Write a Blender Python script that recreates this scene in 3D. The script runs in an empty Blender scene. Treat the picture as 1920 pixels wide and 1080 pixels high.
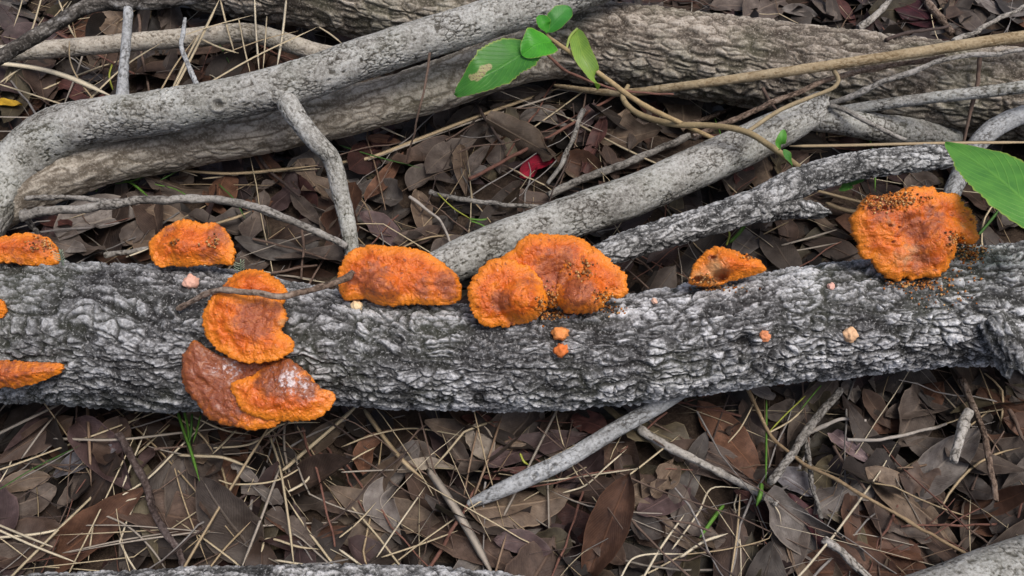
import bpy, math, random
import numpy as np
from mathutils import Matrix, Vector

random.seed(7)
RNG = np.random.default_rng(11)
SC = bpy.context.scene
COL = SC.collection

# ------------------------------------------------------------------ camera
PITCH = math.radians(52.0)
F = 960 / math.tan(math.radians(29.0))          # focal length in photo pixels (1920 wide)
CAM = np.array([0.0, -0.418, 0.693])
FWD = np.array([0.0, math.cos(PITCH), -math.sin(PITCH)])
UPV = np.array([0.0, math.sin(PITCH), math.cos(PITCH)])
RIGHT = np.array([1.0, 0.0, 0.0])
cd = bpy.data.cameras.new('camera')
cd.sensor_width = 36.0
cd.angle = math.radians(58.0)
cd.clip_start = 0.01
cd.clip_end = 200.0
co = bpy.data.objects.new('camera', cd)
COL.objects.link(co)
co.location = CAM
co.rotation_euler = (math.pi / 2 - PITCH, 0, 0)
SC.camera = co

# ------------------------------------------------------------------ sky, sun, exposure
SUN_EL, SUN_AZ = math.radians(70), math.radians(115)      # azimuth from +y (away) towards +x
w = bpy.data.worlds.new('World')
SC.world = w
w.use_nodes = True
nt = w.node_tree
nt.nodes.clear()
sky = nt.nodes.new('ShaderNodeTexSky')
sky.sky_type = 'NISHITA'
sky.sun_disc = False
sky.sun_elevation = SUN_EL
sky.sun_rotation = SUN_AZ
sky.air_density = 0.9
sky.dust_density = 6.0
sky.ozone_density = 0.6
bg = nt.nodes.new('ShaderNodeBackground')
bg.inputs['Strength'].default_value = 0.11
wo = nt.nodes.new('ShaderNodeOutputWorld')
nt.links.new(sky.outputs[0], bg.inputs[0])
nt.links.new(bg.outputs[0], wo.inputs[0])
sl = bpy.data.lights.new('sun', 'SUN')
sl.energy = 1.5
sl.angle = math.radians(26)
sl.color = (1.0, 0.98, 0.955)
so = bpy.data.objects.new('sun', sl)
COL.objects.link(so)
sdir = Vector((math.cos(SUN_EL) * math.sin(SUN_AZ), math.cos(SUN_EL) * math.cos(SUN_AZ), math.sin(SUN_EL)))
so.rotation_euler = sdir.to_track_quat('Z', 'Y').to_euler()
so.location = (0, 0, 5)
vs = SC.view_settings
vs.view_transform = 'Standard'
vs.look = 'None'
vs.exposure = 0.32
vs.gamma = 1.0
vs.use_curve_mapping = False

# ------------------------------------------------------------------ pixel helpers
def ray(px, py):
    return FWD * F + RIGHT * (px - 960.0) + UPV * (540.0 - py)
def P(px, py, z):
    d = ray(px, py)
    return CAM + d * ((z - CAM[2]) / d[2])
def PP(px, py, p0, n):
    d = ray(px, py)
    return CAM + d * (np.dot(p0 - CAM, n) / np.dot(d, n))
def proj(V):
    d = np.atleast_2d(V) - CAM
    k = d @ FWD
    return np.stack([960 + F * (d @ RIGHT) / k, 540 - F * (d @ UPV) / k, k], 1)
def mpp(p):
    return float(np.dot(np.asarray(p) - CAM, FWD)) / F    # metres per photo pixel at p

# ------------------------------------------------------------------ noise (numpy)
def h3(ix, iy, iz, seed):
    n = (ix.astype(np.uint32) * np.uint32(374761393) + iy.astype(np.uint32) * np.uint32(668265263)
         + iz.astype(np.uint32) * np.uint32(2147483647 - 873126) + np.uint32((seed * 2654435761) & 0xffffffff))
    n = (n ^ (n >> np.uint32(13))) * np.uint32(1274126177)
    n = (n ^ (n >> np.uint32(16))) * np.uint32(2246822519)
    n = n ^ (n >> np.uint32(15))
    return n.astype(np.float32) / np.float32(4294967295.0)
def vnoise(x, y, z, seed=0):
    x = np.asarray(x, np.float32); y = np.asarray(y, np.float32); z = np.asarray(z, np.float32)
    xi, yi, zi = np.floor(x), np.floor(y), np.floor(z)
    fx, fy, fz = x - xi, y - yi, z - zi
    xi, yi, zi = xi.astype(np.int32), yi.astype(np.int32), zi.astype(np.int32)
    fx = fx * fx * (3 - 2 * fx); fy = fy * fy * (3 - 2 * fy); fz = fz * fz * (3 - 2 * fz)
    r = 0
    for a in (0, 1):
        for b in (0, 1):
            for c in (0, 1):
                wt = (fx if a else 1 - fx) * (fy if b else 1 - fy) * (fz if c else 1 - fz)
                r = r + wt * h3(xi + a, yi + b, zi + c, seed)
    return r * 2 - 1
def fbm(x, y, z, seed=0, o=3):
    r = 0; a = 1.0; t = 0
    for k in range(o):
        r = r + a * vnoise(x * 2 ** k, y * 2 ** k, z * 2 ** k, seed + k * 17)
        t += a; a *= .5
    return r / t
def voro(x, y, z, seed=0):
    x = np.asarray(x, np.float32); y = np.asarray(y, np.float32); z = np.asarray(z, np.float32)
    xi, yi, zi = np.floor(x).astype(np.int32), np.floor(y).astype(np.int32), np.floor(z).astype(np.int32)
    f1 = np.full(x.shape, 9.0, np.float32); f2 = f1.copy()
    cid = np.zeros(x.shape, np.float32)
    for a in (-1, 0, 1):
        for b in (-1, 0, 1):
            for c in (-1, 0, 1):
                jx, jy, jz = xi + a, yi + b, zi + c
                d = ((jx + h3(jx, jy, jz, seed) - x) ** 2 + (jy + h3(jx, jy, jz, seed + 1) - y) ** 2
                     + (jz + h3(jx, jy, jz, seed + 2) - z) ** 2)
                m = d < f1
                f2 = np.where(m, f1, np.minimum(f2, d))
                cid = np.where(m, h3(jx, jy, jz, seed + 3), cid)
                f1 = np.where(m, d, f1)
    return np.sqrt(f1), np.sqrt(f2), cid
def sstep(a, b, x):
    t = np.clip((x - a) / (b - a), 0, 1)
    return t * t * (3 - 2 * t)

# ------------------------------------------------------------------ mesh helpers
def mesh_from(name, V, Q, T=None, attrs=None, uv=None, mats=(), vcol=None, smooth=True):
    me = bpy.data.meshes.new(name)
    V = np.asarray(V, np.float32)
    Q = np.asarray(Q, np.int32).reshape(-1, 4)
    T = np.zeros((0, 3), np.int32) if T is None else np.asarray(T, np.int32).reshape(-1, 3)
    me.vertices.add(len(V)); me.vertices.foreach_set('co', V.ravel())
    nl = Q.size + T.size
    me.loops.add(nl)
    li = np.concatenate([Q.ravel(), T.ravel()]).astype(np.int32)
    me.loops.foreach_set('vertex_index', li)
    me.polygons.add(len(Q) + len(T))
    st = np.concatenate([np.arange(len(Q)) * 4, Q.size + np.arange(len(T)) * 3]).astype(np.int32)
    me.polygons.foreach_set('loop_start', st)
    me.update(calc_edges=True)
    if smooth:
        me.polygons.foreach_set('use_smooth', np.ones(len(me.polygons), bool))
    for k, a in (attrs or {}).items():
        at = me.attributes.new(k, 'FLOAT', 'POINT')
        at.data.foreach_set('value', np.asarray(a, np.float32))
    if vcol is not None:
        at = me.attributes.new('leafcol', 'FLOAT_COLOR', 'POINT')
        c4 = np.ones((len(V), 4), np.float32); c4[:, :3] = vcol
        at.data.foreach_set('color', c4.ravel())
    if uv is not None:
        l = me.uv_layers.new(name='UVMap')
        l.data.foreach_set('uv', np.asarray(uv, np.float32)[li].ravel())
    for m in mats:
        me.materials.append(m)
    me.validate()
    return me
def obj(name, me, parent=None, label=None, cat=None, group=None, kind=None, color=None, loc=None):
    o = bpy.data.objects.new(name, me)
    COL.objects.link(o)
    if parent is not None: o.parent = parent
    if loc is not None: o.location = loc
    if label: o['label'] = label
    if cat: o['category'] = cat
    if group: o['group'] = group
    if kind: o['kind'] = kind
    if color is not None: o.color = (*color, 1)
    return o
def grid_quads(nu, nv, wrap=False):
    i = np.arange(nu - 1)[:, None]; j = np.arange(nv if wrap else nv - 1)[None, :]
    j2 = (j + 1) % nv
    return np.stack([i * nv + j, i * nv + j2, (i + 1) * nv + j2, (i + 1) * nv + j], -1).reshape(-1, 4)
def spline(pts, n):
    p = np.asarray(pts, float)
    d = np.r_[0, np.cumsum(np.maximum(np.linalg.norm(np.diff(p[:, :3], axis=0), axis=1), 1e-6))]
    m = np.zeros_like(p)
    m[0] = (p[1] - p[0]) / (d[1] - d[0]); m[-1] = (p[-1] - p[-2]) / (d[-1] - d[-2])
    for i in range(1, len(p) - 1):
        m[i] = (p[i + 1] - p[i - 1]) / (d[i + 1] - d[i - 1])
    t = np.linspace(0, d[-1], n)
    k = np.clip(np.searchsorted(d, t, side='right') - 1, 0, len(p) - 2)
    hh = (d[k + 1] - d[k])[:, None]
    u = ((t - d[k])[:, None]) / hh
    return ((2 * u**3 - 3 * u**2 + 1) * p[k] + (u**3 - 2 * u**2 + u) * hh * m[k]
            + (-2 * u**3 + 3 * u**2) * p[k + 1] + (u**3 - u**2) * hh * m[k + 1]), t
def frames(C):
    T = np.gradient(C, axis=0); T /= np.linalg.norm(T, axis=1)[:, None]
    ref = np.array([0, 0, 1.0]) if abs(T[0, 2]) < .85 else np.array([0, -1.0, 0])
    N = np.zeros_like(T)
    n = ref - T[0] * (ref @ T[0]); n /= np.linalg.norm(n)
    for i in range(len(T)):
        n = n - T[i] * (n @ T[i]); n = n / np.linalg.norm(n)
        N[i] = n
    return T, N, np.cross(T, N)

# ------------------------------------------------------------------ node helpers
def new_mat(name):
    m = bpy.data.materials.new(name); m.use_nodes = True
    t = m.node_tree; t.nodes.clear()
    out = t.nodes.new('ShaderNodeOutputMaterial')
    b = t.nodes.new('ShaderNodeBsdfPrincipled')
    t.links.new(b.outputs[0], out.inputs[0])
    return m, t, b
class NB:
    def __init__(s, t): s.t = t
    def n(s, typ, **kw):
        x = s.t.nodes.new(typ)
        for k, v in kw.items(): setattr(x, k, v)
        return x
    def l(s, a, b): s.t.links.new(a, b)
    def noise(s, vec, scale, detail=3, rough=.55):
        x = s.n('ShaderNodeTexNoise'); x.inputs['Scale'].default_value = scale
        x.inputs['Detail'].default_value = detail; x.inputs['Roughness'].default_value = rough
        s.l(vec, x.inputs['Vector']); return x.outputs['Fac']
    def ramp(s, fac, stops):
        x = s.n('ShaderNodeValToRGB'); e = x.color_ramp.elements
        while len(e) < len(stops): e.new(.5)
        for el, (p, c) in zip(e, stops):
            el.position = p; el.color = (*c, 1) if len(c) == 3 else c
        s.l(fac, x.inputs[0]); return x.outputs[0]
    def rng(s, fac, a, b, lo=0., hi=1.):
        x = s.n('ShaderNodeMapRange'); x.inputs[1].default_value = a; x.inputs[2].default_value = b
        x.inputs[3].default_value = lo; x.inputs[4].default_value = hi
        s.l(fac, x.inputs[0]); return x.outputs[0]
    def mix(s, f, a, b, mode='MIX'):
        x = s.n('ShaderNodeMix', data_type='RGBA', blend_type=mode)
        for i, v in ((0, f), (6, a), (7, b)):
            if isinstance(v, (int, float)): x.inputs[i].default_value = v
            elif isinstance(v, tuple): x.inputs[i].default_value = (*v, 1)
            else: s.l(v, x.inputs[i])
        return x.outputs[2]
    def math(s, op, a, b=0.):
        x = s.n('ShaderNodeMath', operation=op)
        for i, v in ((0, a), (1, b)):
            if isinstance(v, (int, float)): x.inputs[i].default_value = v
            else: s.l(v, x.inputs[i])
        return x.outputs[0]
    def attr(s, name): return s.n('ShaderNodeAttribute', attribute_name=name)
    def bump(s, hgt, st, dist, b):
        x = s.n('ShaderNodeBump'); x.inputs['Strength'].default_value = st; x.inputs['Distance'].default_value = dist
        s.l(hgt, x.inputs['Height']); s.l(x.outputs[0], b.inputs['Normal'])

def mat_bark(name, deep, mid, pale, lichen=.35, lich_col=(.52, .54, .56), rough=.9, speck=.5, green=0., fine=480, xgrad=None):
    m, t, b = new_mat(name); q = NB(t)
    tc = q.n('ShaderNodeTexCoord').outputs['Object']
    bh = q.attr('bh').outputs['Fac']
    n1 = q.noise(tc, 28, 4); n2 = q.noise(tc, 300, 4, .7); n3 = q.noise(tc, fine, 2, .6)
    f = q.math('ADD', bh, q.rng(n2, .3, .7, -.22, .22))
    c = q.ramp(f, [(.0, deep), (.30, tuple(.7 * d + .3 * e for d, e in zip(deep, mid))), (.60, mid), (.95, pale)])  # darker inner bark in furrows, their shade deepened in the colour too
    lf = q.math('MULTIPLY', q.rng(q.math('ADD', n1, q.math('MULTIPLY', n2, .5)), .72, .98), lichen)
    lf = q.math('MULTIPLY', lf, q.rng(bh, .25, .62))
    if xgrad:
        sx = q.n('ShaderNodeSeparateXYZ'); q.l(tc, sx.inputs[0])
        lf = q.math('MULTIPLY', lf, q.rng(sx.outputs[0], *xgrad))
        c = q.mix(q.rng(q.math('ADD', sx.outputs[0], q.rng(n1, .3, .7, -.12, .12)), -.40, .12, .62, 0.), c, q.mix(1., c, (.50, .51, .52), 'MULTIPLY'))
    c = q.mix(lf, c, lich_col)
    c = q.mix(q.math('MULTIPLY', q.rng(n3, .57, .66), speck), c, deep)
    c = q.mix(q.math('MULTIPLY', q.rng(n3, .43, .34), speck * .6), c, tuple(min(.75, 1.35 * x) for x in pale))
    if green:
        g = q.noise(tc, 14, 3)
        c = q.mix(q.math('MULTIPLY', q.rng(g, .42, .65), green), c, (.16, .19, .10))
    q.l(c, b.inputs['Base Color'])
    b.inputs['Roughness'].default_value = rough
    b.inputs['Specular IOR Level'].default_value = .08
    q.bump(q.math('ADD', n2, q.math('MULTIPLY', n3, .6)), .7, .0012, b)
    return m

def mat_leaf(name, from_attr):
    m, t, b = new_mat(name); q = NB(t)
    if from_attr: base = q.attr('leafcol').outputs['Color']
    else: base = q.n('ShaderNodeObjectInfo').outputs['Color']
    rnd = q.n('ShaderNodeObjectInfo').outputs['Random']
    tcn = q.n('ShaderNodeTexCoord')
    uvm = q.n('ShaderNodeSeparateXYZ'); q.l(tcn.outputs['UV'], uvm.inputs[0])
    ad = q.n('ShaderNodeVectorMath', operation='ADD')
    q.l(tcn.outputs['Object'], ad.inputs[0])
    cmb = q.n('ShaderNodeCombineXYZ'); q.l(q.math('MULTIPLY', rnd, 37.), cmb.inputs[0]); q.l(cmb.outputs[0], ad.inputs[1])
    v = ad.outputs[0]
    n1 = q.noise(v, 60, 5, .65); n2 = q.noise(v, 420, 3, .6); n3 = q.noise(v, 150, 2, .5)
    c = q.mix(q.rng(n1, .35, .66), q.mix(1., base, (.42, .38, .37), 'MULTIPLY'), base)
    c = q.mix(q.rng(n1, .56, .75, 0, .7), c, q.mix(1., base, (1.5, 1.5, 1.5), 'MULTIPLY'))
    c = q.mix(q.rng(n2, .62, .70, 0, .55), c, (.03, .022, .018))
    c = q.mix(q.rng(n3, .68, .74, 0, .45), c, (.045, .03, .025))
    av = q.math('ABSOLUTE', q.math('SUBTRACT', uvm.outputs[1], .5))          # 0 at midrib .. 0.5 at edge
    rib = q.rng(av, .035, .012)
    ve = q.n('ShaderNodeTexWave'); ve.inputs['Scale'].default_value = 3.2; ve.inputs['Distortion'].default_value = 1.2
    vx = q.n('ShaderNodeCombineXYZ')
    q.l(q.math('ADD', q.math('MULTIPLY', uvm.outputs[0], 2.4), q.math('MULTIPLY', av, -1.6)), vx.inputs[0]); q.l(vx.outputs[0], ve.inputs['Vector'])
    vein = q.rng(ve.outputs['Fac'], .93, 1.0)
    pale = q.mix(1., base, (1.5, 1.45, 1.35), 'MULTIPLY')
    c = q.mix(q.math('MULTIPLY', rib, .6), c, pale)
    c = q.mix(q.math('MULTIPLY', vein, .18), c, pale)
    c = q.mix(q.rng(av, .465, .49, 0, .5), c, pale)
    q.l(c, b.inputs['Base Color'])
    b.inputs['Roughness'].default_value = .55
    b.inputs['Specular IOR Level'].default_value = .3
    hgt = q.math('ADD', q.math('ADD', q.math('MULTIPLY', n3, .7), q.math('MULTIPLY', n2, .35)), q.math('ADD', q.math('MULTIPLY', rib, -.8), q.math('MULTIPLY', vein, -.3)))
    q.bump(hgt, .6, .0012, b)
    return m

def mat_simple(name, rough=.7, mottle=.5, scale=300, stretch=True, attr=False, spec=.3):
    """object-coloured stalk or twig material with streaks and specks"""
    m, t, b = new_mat(name); q = NB(t)
    oi = q.n('ShaderNodeObjectInfo')
    base = q.attr('leafcol').outputs['Color'] if attr else oi.outputs['Color']
    tc = q.n('ShaderNodeTexCoord').outputs['Object']
    n1 = q.noise(tc, scale, 3, .6); n2 = q.noise(tc, scale * .2, 3)
    c = q.mix(q.rng(n2, .3, .7, 0, mottle), base, q.mix(1., base, (.5, .46, .44), 'MULTIPLY'))
    c = q.mix(q.rng(n1, .58, .75, 0, mottle), c, q.mix(1., base, (.35, .32, .3), 'MULTIPLY'))
    c = q.mix(q.rng(n1, .42, .28, 0, mottle * .8), c, q.mix(1., base, (1.5, 1.5, 1.5), 'MULTIPLY'))
    q.l(c, b.inputs['Base Color'])
    b.inputs['Roughness'].default_value = rough
    b.inputs['Specular IOR Level'].default_value = spec
    q.bump(n1, .5, .0008, b)
    return m

def mat_fungus(name, rough=.5, gloss=0., bk=1.):
    m, t, b = new_mat(name); q = NB(t)
    tc = q.n('ShaderNodeTexCoord').outputs['Object']
    br = q.attr('brown').outputs['Fac']; ed = q.attr('edge').outputs['Fac']; pl = q.attr('pale').outputs['Fac']; psh = q.attr('waxy').outputs['Fac']
    n1 = q.noise(tc, 70, 4, .6); n2 = q.noise(tc, 330, 4, .65); n3 = q.noise(tc, 800, 2, .5); n4 = q.noise(tc, 160, 3, .6)
    c = q.ramp(n1, [(.28, (.43, .064, .004)), (.5, (.63, .128, .007)), (.72, (.76, .215, .014))])
    c = q.mix(q.rng(ed, .3, 1., 0, .75), c, (.84, .275, .016))
    c = q.mix(q.rng(n2, .56, .75, 0, .4), c, (.42, .07, .008))
    c = q.mix(q.rng(n2, .42, .28, 0, .40), c, (.86, .30, .03))
    bf = q.rng(q.math('ADD', br, q.rng(n4, .3, .7, -.25, .25)), .18, .6)
    bc = q.ramp(n2, [(.3, (.44 * bk, .135 * bk, .042 * bk)), (.55, (.29 * bk, .074 * bk, .030 * bk)), (.8, (.16 * bk, .036 * bk, .018 * bk))])
    c = q.mix(q.math('MULTIPLY', bf, .9), c, bc)
    c = q.mix(q.rng(q.math('ADD', pl, q.rng(n4, .3, .7, -.2, .2)), .3, .9, 0, .8), c, (.62, .36, .16))
    c = q.mix(q.rng(n3, .66, .72, 0, .85), c, (.06, .018, .006))
    c = q.mix(q.rng(q.noise(tc, 230, 2, .5), .66, .73, 0, .7), c, (.16, .03, .008))
    psh_f = q.rng(q.math('ADD', psh, q.rng(n2, .3, .7, -.55, .45)), .35, .8, 0, .85)
    c = q.mix(psh_f, c, (.66, .58, .58))  # whitish sheen of the wet caps painted into the colour
    q.l(c, b.inputs['Base Color'])
    q.l(q.rng(n4, .3, .7, rough - .1, rough + .14), b.inputs['Roughness'])
    b.inputs['Specular IOR Level'].default_value = .5
    if gloss:
        b.inputs['Coat Weight'].default_value = gloss; b.inputs['Coat Roughness'].default_value = .22
    q.bump(q.math('ADD', n2, q.math('ADD', q.math('MULTIPLY', n3, .4), q.math('MULTIPLY', n4, .6))), .8, .0018, b)
    return m

def mat_green(name):
    m, t, b = new_mat(name); q = NB(t)
    base = q.n('ShaderNodeObjectInfo').outputs['Color']
    tcn = q.n('ShaderNodeTexCoord')
    uvm = q.n('ShaderNodeSeparateXYZ'); q.l(tcn.outputs['UV'], uvm.inputs[0])
    n1 = q.noise(tcn.outputs['Object'], 60, 3); n2 = q.noise(tcn.outputs['Object'], 700, 2)
    av = q.math('ABSOLUTE', q.math('SUBTRACT', uvm.outputs[1], .5))
    rib = q.rng(av, .03, .01)
    ve = q.n('ShaderNodeTexWave'); ve.inputs['Scale'].default_value = 2.6; ve.inputs['Distortion'].default_value = .5
    vx = q.n('ShaderNodeCombineXYZ')
    q.l(q.math('ADD', q.math('MULTIPLY', uvm.outputs[0], 1.5), q.math('MULTIPLY', av, -1.1)), vx.inputs[0]); q.l(vx.outputs[0], ve.inputs['Vector'])
    vein = q.rng(ve.outputs['Fac'], .90, 1.0)
    c = q.mix(q.rng(n1, .3, .7), q.mix(1., base, (.72, .78, .8), 'MULTIPLY'), q.mix(1., base, (1.25, 1.15, 1.1), 'MULTIPLY'))
    c = q.mix(q.math('MULTIPLY', q.math('MAXIMUM', rib, vein), .5), c, q.mix(1., base, (1.9, 1.5, 1.6), 'MULTIPLY'))
    c = q.mix(q.rng(av, .46, .49, 0, .6), c, (.36, .42, .08))
    c = q.mix(q.rng(n2, .68, .74, 0, .5), c, (.30, .36, .10))
    dm = q.attr('damage').outputs['Fac']
    c = q.mix(q.rng(q.math('ADD', dm, q.rng(n1, .3, .7, -.2, .2)), .4, .55), c, q.ramp(n2, [(.3, (.10, .06, .03)), (.5, (.42, .36, .2)), (.7, (.3, .4, .1))]))
    q.l(c, b.inputs['Base Color'])
    b.inputs['Roughness'].default_value = .45
    tr = q.n('ShaderNodeBsdfTranslucent'); q.l(q.mix(1., c, (1.3, 1.5, .6), 'MULTIPLY'), tr.inputs[0])
    ms = q.n('ShaderNodeMixShader'); ms.inputs[0].default_value = .3
    q.l(b.outputs[0], ms.inputs[1]); q.l(tr.outputs[0], ms.inputs[2])
    out = [x for x in t.nodes if x.type == 'OUTPUT_MATERIAL'][0]
    q.l(ms.outputs[0], out.inputs[0])
    q.bump(q.math('ADD', q.math('MULTIPLY', rib, -1.), q.math('MULTIPLY', vein, -.8)), .5, .001, b)
    return m

def mat_soil():
    m, t, b = new_mat('soil'); q = NB(t)
    tc = q.n('ShaderNodeTexCoord').outputs['Object']
    n1 = q.noise(tc, 18, 6, .65); n2 = q.noise(tc, 220, 4, .7)
    c = q.ramp(q.math('ADD', q.math('MULTIPLY', n1, .5), q.math('MULTIPLY', n2, .5)),
               [(.3, (.018, .013, .010)), (.5, (.045, .032, .024)), (.7, (.10, .075, .055))])
    q.l(c, b.inputs['Base Color']); b.inputs['Roughness'].default_value = .95
    b.inputs['Specular IOR Level'].default_value = .1
    q.bump(q.math('ADD', n1, n2), .9, .004, b)
    return m

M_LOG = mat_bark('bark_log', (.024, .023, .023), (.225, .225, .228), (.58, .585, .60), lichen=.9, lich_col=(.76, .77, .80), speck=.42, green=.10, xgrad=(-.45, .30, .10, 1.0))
M_TRUNK = mat_bark('bark_trunk', (.045, .036, .029), (.255, .22, .18), (.48, .435, .375), lichen=.3, lich_col=(.46, .45, .38), speck=.5, green=.16)
M_PALE = mat_bark('bark_pale', (.11, .09, .068), (.36, .325, .27), (.50, .46, .395), lichen=.3, lich_col=(.52, .49, .43), speck=.45, green=.10)
M_GREY = mat_bark('bark_grey', (.06, .054, .046), (.28, .275, .252), (.46, .46, .44), lichen=.5, lich_col=(.58, .59, .58), speck=.5, green=.14)
M_DARK = mat_bark('bark_dark', (.02, .018, .016), (.105, .095, .084), (.27, .255, .235), lichen=.35, speck=.5)
M_WHITE = mat_bark('bark_lichen', (.03, .03, .03), (.27, .27, .265), (.55, .555, .56), lichen=.75, lich_col=(.68, .69, .70), speck=.6)
M_BLUE = mat_bark('bark_bluegrey', (.09, .088, .085), (.28, .288, .29), (.41, .425, .435), lichen=.3, speck=.45)
M_TWB = mat_bark('bark_twig_brown', (.05, .036, .028), (.17, .122, .092), (.30, .24, .195), lichen=.25, lich_col=(.36, .32, .28), speck=.5)
M_TWG = mat_bark('bark_twig_grey', (.05, .045, .04), (.20, .188, .170), (.34, .325, .30), lichen=.25, lich_col=(.42, .41, .39), speck=.5)
M_TWP = mat_bark('bark_twig_pale', (.07, .064, .056), (.29, .27, .24), (.42, .40, .37), lichen=.3, lich_col=(.50, .49, .46), speck=.45)
M_TWD = mat_bark('bark_twig_dark', (.025, .018, .016), (.075, .055, .050), (.17, .14, .13), lichen=.2, lich_col=(.30, .28, .28), speck=.4)
M_LEAF = mat_leaf('leaf', False)
M_LEAFS = mat_leaf('leaf_litter', True)
M_STRAW = mat_simple('straw', .6, .35, 350)
M_STRAWS = mat_simple('straw_litter', .6, .35, 350, attr=True)
M_TWIG = mat_simple('twig', .85, .7, 420)
M_TWIGS = mat_simple('twig_litter', .85, .6, 420, attr=True)
M_GREEN = mat_green('green_leaf')
M_BLADE = mat_simple('grass', .5, .3, 200)
M_FUN = mat_fungus('fungus', .36)
M_FUNWET = mat_fungus('fungus_wet', .36, .3, .62)
M_BUD = mat_simple('bud', .6, .45, 420)
M_CRUMB = mat_simple('crumb', .8, .5, 300, attr=True)

# ------------------------------------------------------------------ ground
LIT_X, LIT_Y0, LIT_Y1 = 1.35, -0.75, 1.45
def build_ground():
    a = np.linspace(-1, 1, 281)
    c = 1.5 * a + 60 * np.sign(a) * np.maximum(0, np.abs(a) - .8) ** 2.2 * 22
    X, Y = np.meshgrid(c, c + .3, indexing='ij')
    Z = -.018 + .007 * fbm(X * 9, Y * 9, X * 0, 3, 3) + .003 * fbm(X * 60, Y * 60, X * 0, 5, 2)
    V = np.stack([X, Y, Z], -1).reshape(-1, 3)
    obj('ground', mesh_from('ground', V, grid_quads(281, 281)[:, ::-1], mats=[mat_soil()]), kind='structure')
build_ground()
CELL = .005
HX, HY = int(2 * LIT_X / CELL) + 2, int((LIT_Y1 - LIT_Y0) / CELL) + 2
gx, gy = np.meshgrid(np.arange(HX) * CELL - LIT_X, np.arange(HY) * CELL + LIT_Y0, indexing='ij')
H = (-.018 + .007 * fbm(gx * 9, gy * 9, gx * 0, 3, 3)).astype(np.float32)
def hidx(x, y):
    return (np.clip(((np.asarray(x) + LIT_X) / CELL).astype(int), 0, HX - 1),
            np.clip(((np.asarray(y) - LIT_Y0) / CELL).astype(int), 0, HY - 1))
def hraise(V):
    i, j = hidx(V[:, 0], V[:, 1])
    np.maximum.at(H, (i, j), V[:, 2].astype(np.float32))
def hsoft(x, y, r=2):
    i, j = hidx(x, y)
    i0, j0 = max(0, int(i) - r), max(0, int(j) - r)
    return float(np.mean(H[i0:int(i) + r + 1, j0:int(j) + r + 1]))
def on_litter(px, py, off=0.):
    z = .01
    for _ in range(4):
        p = P(px, py, z); z = hsoft(p[0], p[1]) + off
    return P(px, py, z)

# ------------------------------------------------------------------ tubes: logs, branches, twigs
def groove(s, y, z, ls, lc, seed, wd=.16):
    return sstep(.0, wd, np.abs(vnoise(s / ls, y / lc, z / lc, seed) + .35 * vnoise(s / (ls * .3), y / (lc * .5), z / (lc * .5), seed + 1)))
def bark_deep(s, cy, cz, seed):
    a = .35 * vnoise(s / .09, cy / .06, cz / .06, seed + 90)
    cy2 = cy * np.cos(a) - cz * np.sin(a); cz2 = cy * np.sin(a) + cz * np.cos(a)
    wn = .0030 * fbm(s / .012, cy / .012, cz / .012, seed + 50, 2)
    wn2 = .0030 * fbm(s / .012, cy / .012, cz / .012, seed + 60, 2)
    y, z = cy2 + wn, cz2 + wn2
    g = np.minimum(groove(s, y, z, .055, .0125, seed + 400, .24), .18 + .82 * groove(s, y, z, .036, .0090, seed + 410, .24))
    f1, f2, cid = voro(s / .020 + wn * 60, y / .0074, z / .0074, seed)
    p1 = sstep(.0, .17, f2 - f1)
    g1, g2, gid = voro(s / .0082 + wn2 * 60, y / .0038, z / .0038, seed + 7)
    p2 = sstep(.0, .20, g2 - g1)
    blk = np.minimum(g, .30 + .70 * p1)
    return .62 * blk * (.62 + .38 * cid) + .30 * p2 * (.3 + .7 * gid) * (.4 + .6 * blk) + .20 * fbm(s / .0040, y / .0030, z / .0030, seed + 40, 2)
def bark_trunkish(s, cy, cz, seed):
    wn = .004 * fbm(s / .02, cy / .014, cz / .014, seed + 50, 2)
    y, z = cy + wn, cz + wn
    g = np.minimum(groove(s, y, z, .060, .0150, seed + 400, .26), .2 + .8 * groove(s, y, z, .034, .0100, seed + 410, .26))
    f1, f2, cid = voro(s / .022, y / .0085, z / .0085, seed)
    p1 = sstep(.0, .22, f2 - f1)
    blk = np.minimum(g, .45 + .55 * p1)
    return .70 * blk * (.6 + .4 * cid) + .22 * fbm(s / .010, y / .004, z / .004, seed + 40, 3) + .12
def bark_smooth(s, cy, cz, seed):
    f1, f2, cid = voro(s / .0085, cy / .0042, cz / .0042, seed)
    crack = sstep(.0, .14, f2 - f1)
    msk = sstep(-.25, .30, fbm(s / .022, cy / .014, cz / .014, seed + 9, 2))
    wr = fbm(s / .0075, cy / .0030, cz / .0030, seed + 40, 3)
    pit = sstep(.50, .72, vnoise(s / .0040, cy / .0024, cz / .0024, seed + 70))
    return .66 + .26 * wr - .55 * (1 - crack) * msk - .42 * pit + .25 * fbm(s / .03, cy / .02, cz / .02, seed + 3, 2)
TUBES = {}
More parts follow.
